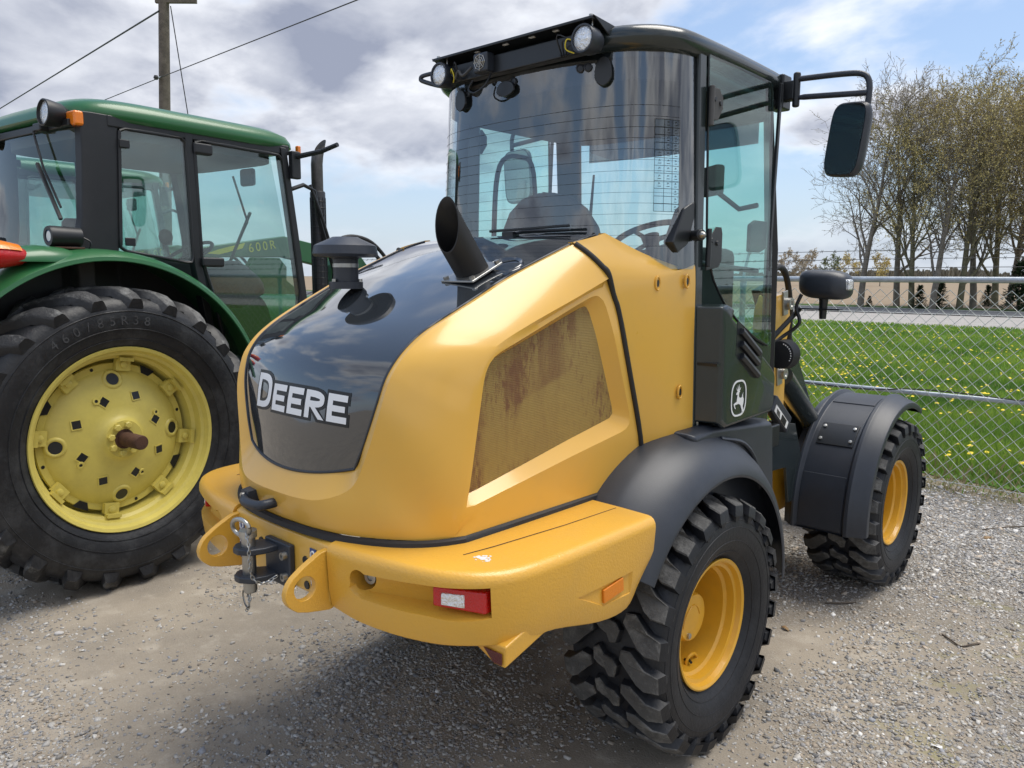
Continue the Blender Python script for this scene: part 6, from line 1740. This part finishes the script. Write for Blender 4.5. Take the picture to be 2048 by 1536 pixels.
for s in (1, -1):
    w = obj('wheel', r_me, TR); w.location = (.79*s, 0, RZ); w.rotation_euler = (.10 if s > 0 else 1.0, 0, 0 if s > 0 else PI); w.scale = (WS,)*3
    obj('tyre', t_me, w); obj('wheel_disc', d_me, w); obj('axle_shaft', sh_me, w)
    def put(nm, me_, r, a, x, spin=0.0):
        o = obj(nm, me_, w); o.location = (x, r*math.sin(a), r*math.cos(a))
        sl = math.atan2(disc_x(r-.02)-disc_x(r+.02), .04) if r > .12 else 0.0
        o.rotation_euler = (Matrix.Rotation(-a, 3, 'X') @ Matrix.Rotation(-sl, 3, 'Y') @ Matrix.Rotation(spin, 3, 'X')).to_euler()
    for k in range(8):
        a = rad(14+45*k)
        o = obj('rim_clamp', clamp_me, w); o.rotation_euler = (-a, 0, 0)
        o = obj('clamp_bolt', cb_me, w); o.rotation_euler = (-a, 0, 0)
        if k % 2 == 0:
            o = obj('disc_notch', g_me, w); o.rotation_euler = (-a-rad(22), 0, 0)
        else:
            put('bolt_hole', dk_me, .418, a+rad(22), .052)
    for k in range(8):
        a = rad(31+45*k)
        r0 = .235 if k % 2 else .262
        put('square_hole', sq_me, r0, a, disc_x(r0)+.001, rad(30)); put('hole_frame', fr_me, r0, a, disc_x(r0)-.001, rad(30))
    for k in range(4):
        a = rad(5+90*k); put('hand_hole', ov_me, .345, a, disc_x(.345)+.001); put('hand_hole_rim', ovf_me, .345, a, disc_x(.345)-.001)
        a = rad(-22+90*k); put('tapped_boss', sm_me, .26, a, disc_x(.26)); put('bolt_hole', dk_me, .26, a, disc_x(.26)+.003)
    for k in range(8):
        if k in (1,): continue
        a = rad(20+45*k); put('hub_bolt', nt_me, .083, a, .167)
# raised sidewall lettering on the big tyre, as moulded figures
def tyre_text(txt, r, a_start, size, name):
    for i, ch in enumerate(txt):
        if ch == ' ': continue
        cu = bpy.data.curves.new('t', 'FONT'); cu.body = ch; cu.size = size; cu.extrude = .002; cu.align_x = 'CENTER'
        to = bpy.data.objects.new('t', cu); COL.objects.link(to)
        dg = bpy.context.evaluated_depsgraph_get(); me = bpy.data.meshes.new_from_object(to.evaluated_get(dg))
        bpy.data.objects.remove(to, do_unlink=True)
        a = rad(a_start+i*size*.9/r*57.3)
        # letter x -> clockwise tangent, y -> radial, z -> outwards (+x)
        rdir = Vector((0, math.sin(a), math.cos(a))); tdir = Vector((0, math.cos(a), -math.sin(a)))
        ax_ = float(np.interp(r, [.60, .66, .72, .77], [.235, .252, .255, .246]))
        Mx = Matrix(((0, 0, 1, ax_*WS+.79), (tdir.y, rdir.y, 0, rdir.y*r), (tdir.z, rdir.z, 0, rdir.z*r+RZ), (0, 0, 0, 1)))
        me.transform(Mx); me.materials.append(MATS['tyre_text'])
        o = obj(name, me, TR)
mat('tyre_text', (0.06, 0.062, 0.066), 0.7, var=0.5, vscale=30)
tyre_text('460/85R38', .690, -34, .075, 'tyre_figure')

# fenders
for s in (1, -1):
    rows = []
    for a in np.linspace(rad(141), rad(22), 40):
        t = (math.degrees(a)-22)/119
        r_out = 1.075+.025*math.sin(t*PI); lip = .045
        ca, sa = math.cos(a), math.sin(a)
        def q(x, r): return Vector((x*s, r*ca, RZ+r*sa))
        rows.append([q(.50, r_out+.035), q(.62, r_out+.035), q(.74, r_out+.032), q(.84, r_out+.024), q(.91, r_out+.006), q(.945, r_out-.018), q(.95, r_out-.04), q(.942, r_out-.045), q(.93, r_out-.024), q(.80, r_out+.005), q(.50, r_out+.01)])
    f_ = MB().loft(rows, True, True).build('fender', 'tractor_green', TR, smooth=40)
    # dark liner wall inside the fender
    lin = [Vector((.50*s, (1.13)*math.cos(a), RZ+1.13*math.sin(a))) for a in np.linspace(rad(128), rad(24), 24)]
    MB().prism(lin+[Vector((.50*s, .85, .95)), Vector((.50*s, -.30, .95))], (-.02*s, 0, 0)).build('fender_liner', 'tractor_black', f_)
    for a, r0, rr in ((128, 1.105, .026), (133, 1.10, .011)):
        MB().lathe([(0, rr), (.006, rr*.9), (.006, 0)], Vector((.925*s, r0*math.cos(rad(a)), RZ+r0*math.sin(rad(a)))), Vector((s, math.cos(rad(a))*.8, math.sin(rad(a))*.8)), 16).build('fender_plug', 'tractor_black', f_)
    # raised rear lobe with the tail light
    lobe = []
    for y_, zt_, w_ in ((-.62, 1.96, .10), (-.50, 2.01, .13), (-.36, 2.03, .14), (-.22, 2.02, .12), (-.10, 1.985, .06)):
        lobe.append([Vector(((.80+w_*math.cos(a))*s, y_, 1.94+(zt_-1.94)*math.sin(a))) for a in np.linspace(0, PI, 11)]+[Vector(((.80-w_)*s, y_, 1.935)), Vector(((.80+w_)*s, y_, 1.935))])
    MB().loft(lobe, True, True).build('fender_lobe', 'tractor_green', f_, smooth=50)
    tl = MB()
    tl.loft([[Vector(((.86+.10*k_*math.cos(a))*s, y_, 1.965+.068*k_*math.sin(a))) for a in np.linspace(0, 2*PI, 19)[:-1]] for y_, k_ in ((-.40, .25), (-.46, .75), (-.56, 1.05), (-.70, 1.1), (-.78, .9))], True, True)
    to = tl.build('tail_light', 'red_lens', TR, smooth=60)
    MB().loft([[Vector(((.86+.103*k_*math.cos(a))*s, y_, 1.972+.072*k_*math.sin(a))) for a in np.linspace(.35, PI-.35, 12)]+[Vector(((.86)*s, y_, 1.98))] for y_, k_ in ((-.47, .8), (-.56, 1.06), (-.66, 1.10), (-.70, 1.0))], True, True).build('turn_lens', 'amber_lens', to, smooth=60)
# cab posts, glass
def zroof(y): return 2.79
XC = .69
for s in (1, -1):
    # wide rear corner post
    MB().loft([[Vector((x*s, y, z)) for x, y in ((.64, -.01+dy), (.70, .0+dy), (.718, .05+dy), (.718, .212+dy*.6), (.66, .215+dy*.6))] for z, dy in ((2.82, .0), (2.5, -.01), (2.2, -.03), (2.0, -.07))], True, True).build('corner_post', 'tractor_black', TR, bevel=0.008)
    # side window (rear) and door window
    sw_ = [(.215, 2.735), (.235, 2.752), (.630, 2.752), (.650, 2.735), (.668, 1.965), (.650, 1.945), (.195, 2.015), (.180, 2.035)]
    so = MB().prism([Vector((.716*s, y, z)) for y, z in sw_], (.006*s, 0, 0)).build('side_window', 'tractor_glass', TR, smooth=0)
    lp = [Vector((.722*s, y, z)) for y, z in sw_]; MB().tube(resample(lp+[lp[0]], 60), .011, 6, False).build('window_seal', 'tractor_black', so, smooth=60)
    for z_ in (2.66, 2.07): MB().box((.735*s, .235, z_), (.014, .065, .05)).build('window_hinge', 'tractor_black', so, bevel=0.006)
    dr_ = [(.715, 2.735), (.735, 2.752), (1.40, 2.742), (1.43, 2.72), (1.50, 2.2), (1.56, 1.72), (1.50, 1.50), (1.30, 1.20), (1.02, .98), (.90, 1.30), (.80, 1.75), (.73, 1.98)]
    do_ = MB().prism([Vector((.716*s, y, z)) for y, z in dr_], (.006*s, 0, 0)).build('door_window', 'tractor_glass', TR, smooth=0)
    lp = [Vector((.722*s, y, z)) for y, z in dr_]; MB().tube(resample(lp+[lp[0]], 80), .013, 6, False).build('door_seal', 'tractor_black', do_, smooth=60)
    MB().box((.735*s, .77, 2.70), (.03, .14, .075)).build('door_hinge', 'tractor_black', do_, bevel=0.015)
    MB().box((.74*s, .80, 1.955), (.04, .17, .065)).build('door_handle', 'tractor_black', do_, bevel=0.015)
    # B post, A post
    MB().loft([[Vector((x*s, y, z)) for x, y in ((.66, y0), (.728, y0), (.728, y0+.055), (.66, y0+.055))] for z, y0 in ((2.80, .648), (1.95, .672), (1.2, .80))], True, True).build('middle_post', 'tractor_black', TR, bevel=0.006)
    MB().loft([[Vector((x*s, y, z)) for x, y in ((.60, y0+.03), (.735, y0-.02), (.735, y0+.035), (.64, y0+.085))] for z, y0 in ((2.80, 1.425), (2.2, 1.51), (1.70, 1.575), (1.1, 1.50))], True, True).build('front_post', 'tractor_black', TR, bevel=0.008)
    MB().box((.70*s, .82, 2.785), (.05, 1.35, .07)).build('roof_rail', 'tractor_black', TR, bevel=0.01)
    # mirror arm and amber marker at the front corner
    MB().box((.755*s, 1.515, 2.68), (.05, .08, .20)).build('arm_mount', 'tractor_black', TR, bevel=0.01)
    MB().tube([(.76*s, 1.52, 2.74), (1.00*s, 1.56, 2.765), (1.16*s, 1.57, 2.80)], [.020, .018, .017], 8).build('mirror_arm', 'tractor_black', TR, smooth=40)
    MB().box((.725*s, 1.575, 2.80), (.035, .03, .06)).build('side_marker', 'amber_lens', TR, bevel=0.008)
    # rear lamps under the roof edge
    c = Vector((.56*s, -.10, 2.80))
    wl_ = MB().lathe([(.10, .02), (.09, .045), (.05, .068), (-.02, .078), (-.045, .078), (-.048, .070), (-.03, .066)], c, (0, 1, -.05), 26).build('work_light', 'tractor_black', TR, smooth=40)
    MB().lathe([(-.03, .068), (-.038, .04), (-.04, 0)], c, (0, 1, -.05), 26).build('lens', 'clear_lens', wl_, smooth=60)
    MB().box(c+Vector((.06*s, .06, -.05)), (.10, .04, .04)).build('lamp_bracket', 'tractor_black', wl_, bevel=0.006)
    MB().box((.665*s, -.015, 2.775), (.10, .06, .085)).build('turn_signal', 'amber_lens', TR, bevel=0.015, seg=3)
    # low round speaker lamp on the fender
    c = Vector((.72*s, -.165, 2.085))
    lo_ = MB().lathe([(.10, .055), (.02, .058), (-.06, .060), (-.075, .056), (-.075, .036), (-.068, .034)], c, (0, 1, 0), 28).build('fender_lamp', 'tractor_black', TR, smooth=40)
    MB().lathe([(-.070, .036), (-.072, .030)], c, (0, 1, 0), 24).build('blue_ring', 'blue_decal', lo_, smooth=40)
    MB().lathe([(-.070, .031), (-.073, .0)], c, (0, 1, 0), 24).build('lamp_face', 'white_decal', lo_, smooth=40)
    MB().box(c+Vector((0, .02, -.065)), (.12, .16, .010)).build('lamp_plate', 'rust', lo_, bevel=0.002)
    MB().tube(cr([c+Vector((.03*s, .10, .0)), c+Vector((.05*s, .14, -.03)), c+Vector((.04*s, .12, -.08)), c+Vector((.0, .06, -.09))], 5), .006, 6).build('lamp_cable', 'tractor_black', lo_, smooth=60)
# rear window with wiper
rw_ = MB().grid([[Vector((x, .0-.06*(1-(x/.66)**2)-.05*(2.72-z)/.8, z)) for x in np.linspace(-.64, .64, 13)] for z in (1.75, 2.0, 2.72)]).build('rear_window', 'tractor_glass', TR, smooth=60)
MB().box((0, -.02, 2.755), (1.28, .05, .05)).build('window_header', 'tractor_black', rw_, bevel=0.01)
mb = MB(); mb.tube([(.30, -.09, 2.73), (.42, -.10, 2.50), (.60, -.10, 2.26)], .008, 6); mb.box((.50, -.115, 2.36), (.018, .02, .42), Matrix.Rotation(-.62, 3, 'Y'))
mb.build('rear_wiper', 'tractor_black', rw_, bevel=0.003)
MB().box((.34, -.06, 2.75), (.10, .06, .05)).build('wiper_motor', 'tractor_black', rw_, bevel=0.01)
# roof
def rr_(sx, y0, y1, z, e=5.5):
    out = []
    for a in np.linspace(0, 2*PI, 65)[:-1]:
        out.append(Vector((sx*math.copysign(abs(math.cos(a))**(2/e), math.cos(a)), (y0+y1)/2+(y1-y0)/2*math.copysign(abs(math.sin(a))**(2/e), math.sin(a)), z)))
    return out
MB().loft([rr_(.70, .03, 1.58, 2.785), rr_(.735, -.03, 1.63, 2.79), rr_(.75, -.055, 1.66, 2.815), rr_(.748, -.05, 1.655, 2.85), rr_(.725, -.02, 1.63, 2.89), rr_(.66, .05, 1.56, 2.925), rr_(.5, .2, 1.42, 2.945)], True, True).build('roof', 'tractor_green', TR, smooth=50)
MB().loft([rr_(.66, .08, 1.50, 2.70), rr_(.66, .08, 1.50, 2.786)], True, True).build('headliner', 'headliner', TR, smooth=50)
ws = MB().grid([[Vector((x, 1.50+.10*(1-(x/.64)**2)-.12*(z-2.2)/.6, z)) for x in np.linspace(-.62, .62, 13)] for z in (1.25, 2.0, 2.74)]).build('windscreen', 'tractor_glass', TR, smooth=60)
mb = MB(); mb.tube([(-.05, 1.55, 2.66), (.02, 1.62, 2.3), (-.25, 1.66, 2.05)], .010, 6); mb.box((-.16, 1.66, 2.16), (.02, .02, .55), Matrix.Rotation(.65, 3, 'Y')); mb.build('front_wiper', 'tractor_black', ws, bevel=0.003)
MB().box((.40, 1.36, 2.60), (.16, .04, .13)).build('inside_mirror', 'tractor_black', TR, bevel=0.02)
MB().box((0, .80, 1.15), (1.3, 1.35, .10)).build('cab_floor', 'interior_dark', TR)
MB().box((0, .02, 1.60), (1.25, .10, .80)).build('rear_wall', 'interior_grey', TR, bevel=0.02)
st = MB().loft([[Vector((w_*math.cos(a), yc_+.09*math.sin(a), z)) for a in np.linspace(0, 2*PI, 21)[:-1]] for z, w_, yc_ in ((1.62, .25, .42), (1.9, .26, .36), (2.12, .23, .31), (2.22, .15, .29), (2.24, .05, .29))], True, True).build('seat', 'interior_grey', TR, smooth=60)
MB().box((0, .62, 1.62), (.52, .5, .14)).build('cushion', 'interior_grey', st, bevel=0.05, seg=3)
MB().box((.42, .55, 1.75), (.18, .6, .45)).build('right_console', 'interior_dark', TR, bevel=0.04)
swc = Vector((0, 1.08, 2.02)); swn = Vector((0, -.5, .86)).normalized(); e1 = Vector((1, 0, 0)); e2 = swn.cross(e1)
sw = MB(); sw.tube([swc+(e1*math.cos(a)+e2*math.sin(a))*.20 for a in np.linspace(0, 2*PI, 37)], .014, 8, False)
for a in (.5, 2.6, 4.7): sw.tube([swc, swc+(e1*math.cos(a)+e2*math.sin(a))*.2], .011, 6)
swo = sw.build('steering_wheel', 'interior_dark', TR, smooth=60)
MB().tube([swc, swc-swn*.3, (0, 1.35, 1.3)], .05, 10).build('steering_column', 'interior_dark', swo, smooth=60)
MB().sphere((.52, .60, 2.12), .045, 12, 8, (1, 1, 1.2)).build('lever_knob', 'rust', TR, smooth=60)
mb = MB().sphere((.35, 1.20, 1.78), .22, 18, 12, (1.0, 1.2, .75)); mb.v = [tuple(Vector(p)+Vector((0, 0, 1))*.05*mnoise.noise(Vector(p)*7)) for p in mb.v]
mb.build('bag_lump', 'interior_grey', TR, smooth=60)
# engine hood, chassis, front axle, small wheels
hd = []
for y_, w_, zt_ in ((1.58, .36, 1.72), (2.2, .36, 1.70), (3.0, .34, 1.62), (3.55, .31, 1.50), (3.72, .26, 1.36)):
    hd.append([Vector((w_*math.copysign(abs(math.cos(a))**.55, math.cos(a)), y_, 1.0+(zt_-1.0)*math.sin(a)**.55 if math.sin(a) > 0 else 1.0)) for a in np.linspace(0, PI, 17)])
MB().loft(hd, True, True).build('engine_hood', 'tractor_green', TR, smooth=50)
MB().loft([[Vector((x, y, z)) for x, z in ((-.26, .62), (.26, .62), (.28, 1.25), (-.28, 1.25))] for y in (-.42, .55)], True, True).build('gearbox', 'tractor_green_dark', TR, bevel=0.05, seg=3)
MB().box((0, 1.7, .85), (.44, 3.4, .42)).build('chassis', 'tractor_green_dark', TR, bevel=0.03)
MB().lathe([(-.8, .12), (-.3, .16), (.3, .16), (.8, .12)], (0, 0, RZ), (1, 0, 0), 20, True).build('rear_axle', 'tractor_green_dark', TR, smooth=40)
MB().box((0, 2.72, .62), (1.3, .16, .16)).build('front_axle', 'tractor_green_dark', TR, bevel=0.03)
for s in (1, -1):
    w = obj('wheel', r_me, TR); w.location = (.76*s, 2.72, .615); w.scale = (.75, .70, .70); w.rotation_euler = (0, 0, 0 if s > 0 else PI)
    obj('tyre', t_me, w); obj('wheel_disc', d_me, w)
    MB().box((.60*s, 1.15, .75), (.18, .55, .35)).build('step_tank', 'tractor_black', TR, bevel=0.04)
# exhaust stack with guard
ex = Vector((.60, 1.86, 0))
eo = MB().lathe([(1.2, .05), (1.25, .060), (2.52, .060), (2.53, .054), (2.53, .045)], ex, (0, 0, 1), 24).build('exhaust_guard', 'tractor_black', TR, smooth=40)
mb = MB()
for k in range(22): mb.tube([ex+Vector((.0615*math.cos(a), .0615*math.sin(a), 1.40+.05*k)) for a in np.linspace(0, 2*PI, 17)], .003, 4, False)
for k in range(12): a = 2*PI*k/12; mb.tube([ex+Vector((.0615*math.cos(a), .0615*math.sin(a), 1.38)), ex+Vector((.0615*math.cos(a), .0615*math.sin(a), 2.48))], .003, 4, False)
mb.build('guard_mesh', 'tractor_black', eo, smooth=60, merge=0, fixn=False)
rg = []
for z_, dy, r_0 in ((2.50, 0, .046), (2.74, 0, .046), (2.80, .008, .046)):
    rg.append([ex+Vector((r_0*math.cos(a), dy+r_0*math.sin(a), z_)) for a in np.linspace(0, 2*PI, 25)[:-1]])
rg.append([ex+Vector((.046*math.cos(a), .04+.046*math.sin(a), 2.83+.11*(1+math.sin(a))/2*1.0)) for a in np.linspace(0, 2*PI, 25)[:-1]])
MB().loft(rg, True, False).build('stack_pipe', 'worn_steel_stack', eo, smooth=40)
MB().tube([(.70, 1.49, 2.50), (.72, 1.62, 2.55), (.70, 1.74, 2.52), (.68, 1.80, 2.30), (.64, 2.08, 1.62)], .016, 8).build('stack_brace', 'tractor_black', TR, smooth=40)
MB().tube(cr([(.70, 1.70, 2.56), (.72, 1.80, 2.30), (.70, 2.02, 1.75)], 6), .012, 8).build('grab_handle', 'tractor_black', TR, smooth=60)
# front loader on the tractor: masts, arms, hoses
for s in (1, -1):
    MB().prism([Vector((.50*s, y, z)) for y, z in ((1.98, 1.0), (2.0, 1.95), (2.06, 2.03), (2.34, 2.03), (2.42, 1.95), (2.36, 1.0))], (.08*s, 0, 0)).build('loader_mast', 'tractor_green', TR, bevel=0.01)
    lo_z = -.28 if s > 0 else 0.0
    ao = MB().prism([Vector((.62*s, y, z+lo_z)) for y, z in ((1.95 if s > 0 else 1.5, 2.02), (2.02 if s > 0 else 1.56, 2.10), (2.5, 2.24), (3.0, 2.16), (4.2, 1.30), (4.4, .75), (4.25, .72), (4.0, 1.2), (2.95, 1.96), (2.5, 2.04))], (.09*s, 0, 0)).build('loader_arm', 'tractor_green', TR, bevel=0.01)
    if s < 0: MB().prism([Vector((.619*s, y, z)) for y, z in [(y-.42, z-.005) for y, z in ((2.08, 2.06), (2.20, 2.10), (2.47, 2.165), (2.44, 2.115), (2.2, 2.055))]], (.004, 0, 0)).build('arm_stripe', 'yellow_decal', ao)
    MB().tube([(.54*s, 2.2, 1.50), (.66*s, 3.1, 1.75)], .04, 12).build('loader_cylinder', 'tractor_black', TR, smooth=40)
MB().lathe([(0, .03), (.03, .03), (.03, 0)], (.58, 2.22, 1.83), (1, 0, 0), 16).build('mast_pin', 'tractor_black', TR)
# model figures on the far arm face
for i, ch in enumerate('600R'):
    cu = bpy.data.curves.new('t', 'FONT'); cu.body = ch; cu.size = .115; cu.extrude = .001
    to = bpy.data.objects.new('t', cu); COL.objects.link(to)
    dg = bpy.context.evaluated_depsgraph_get(); me = bpy.data.meshes.new_from_object(to.evaluated_get(dg)); bpy.data.objects.remove(to, do_unlink=True)
    a = .16
    Mx = Matrix(((0, 0, 1, -.617), (math.cos(a), -math.sin(a), 0, 2.09+i*.078), (math.sin(a), math.cos(a), 0, 2.075+.012*i), (0, 0, 0, 1)))
    me.transform(Mx); me.materials.append(MATS['yellow_decal']); obj('arm_figure', me, TR)
for k, (zz, yy) in enumerate(((2.19, 2.30), (2.14, 2.26))):
    MB().tube(cr([(.58, 2.02, 1.8), (.60, 2.04, zz-.08), (.62, yy-.15, zz), (.64, yy+.05, zz-.02), (.66, yy+.2, zz-.12), (.68, yy+.35, zz-.3)], 6), .017, 8).build('loader_hose', 'black_rubber', TR, smooth=60)
# the next tractor in the row, behind the first
T2 = copy_tree(TR)
rt_ = Vector((math.cos(TR_YAW), math.sin(TR_YAW), 0)); ft_ = Vector((-math.sin(TR_YAW), math.cos(TR_YAW), 0))
T2.location = Vector(TR.location)-rt_*3.0+ft_*0.75
T2['label'] = 'second green tractor, seen only through the cab windows of the first'
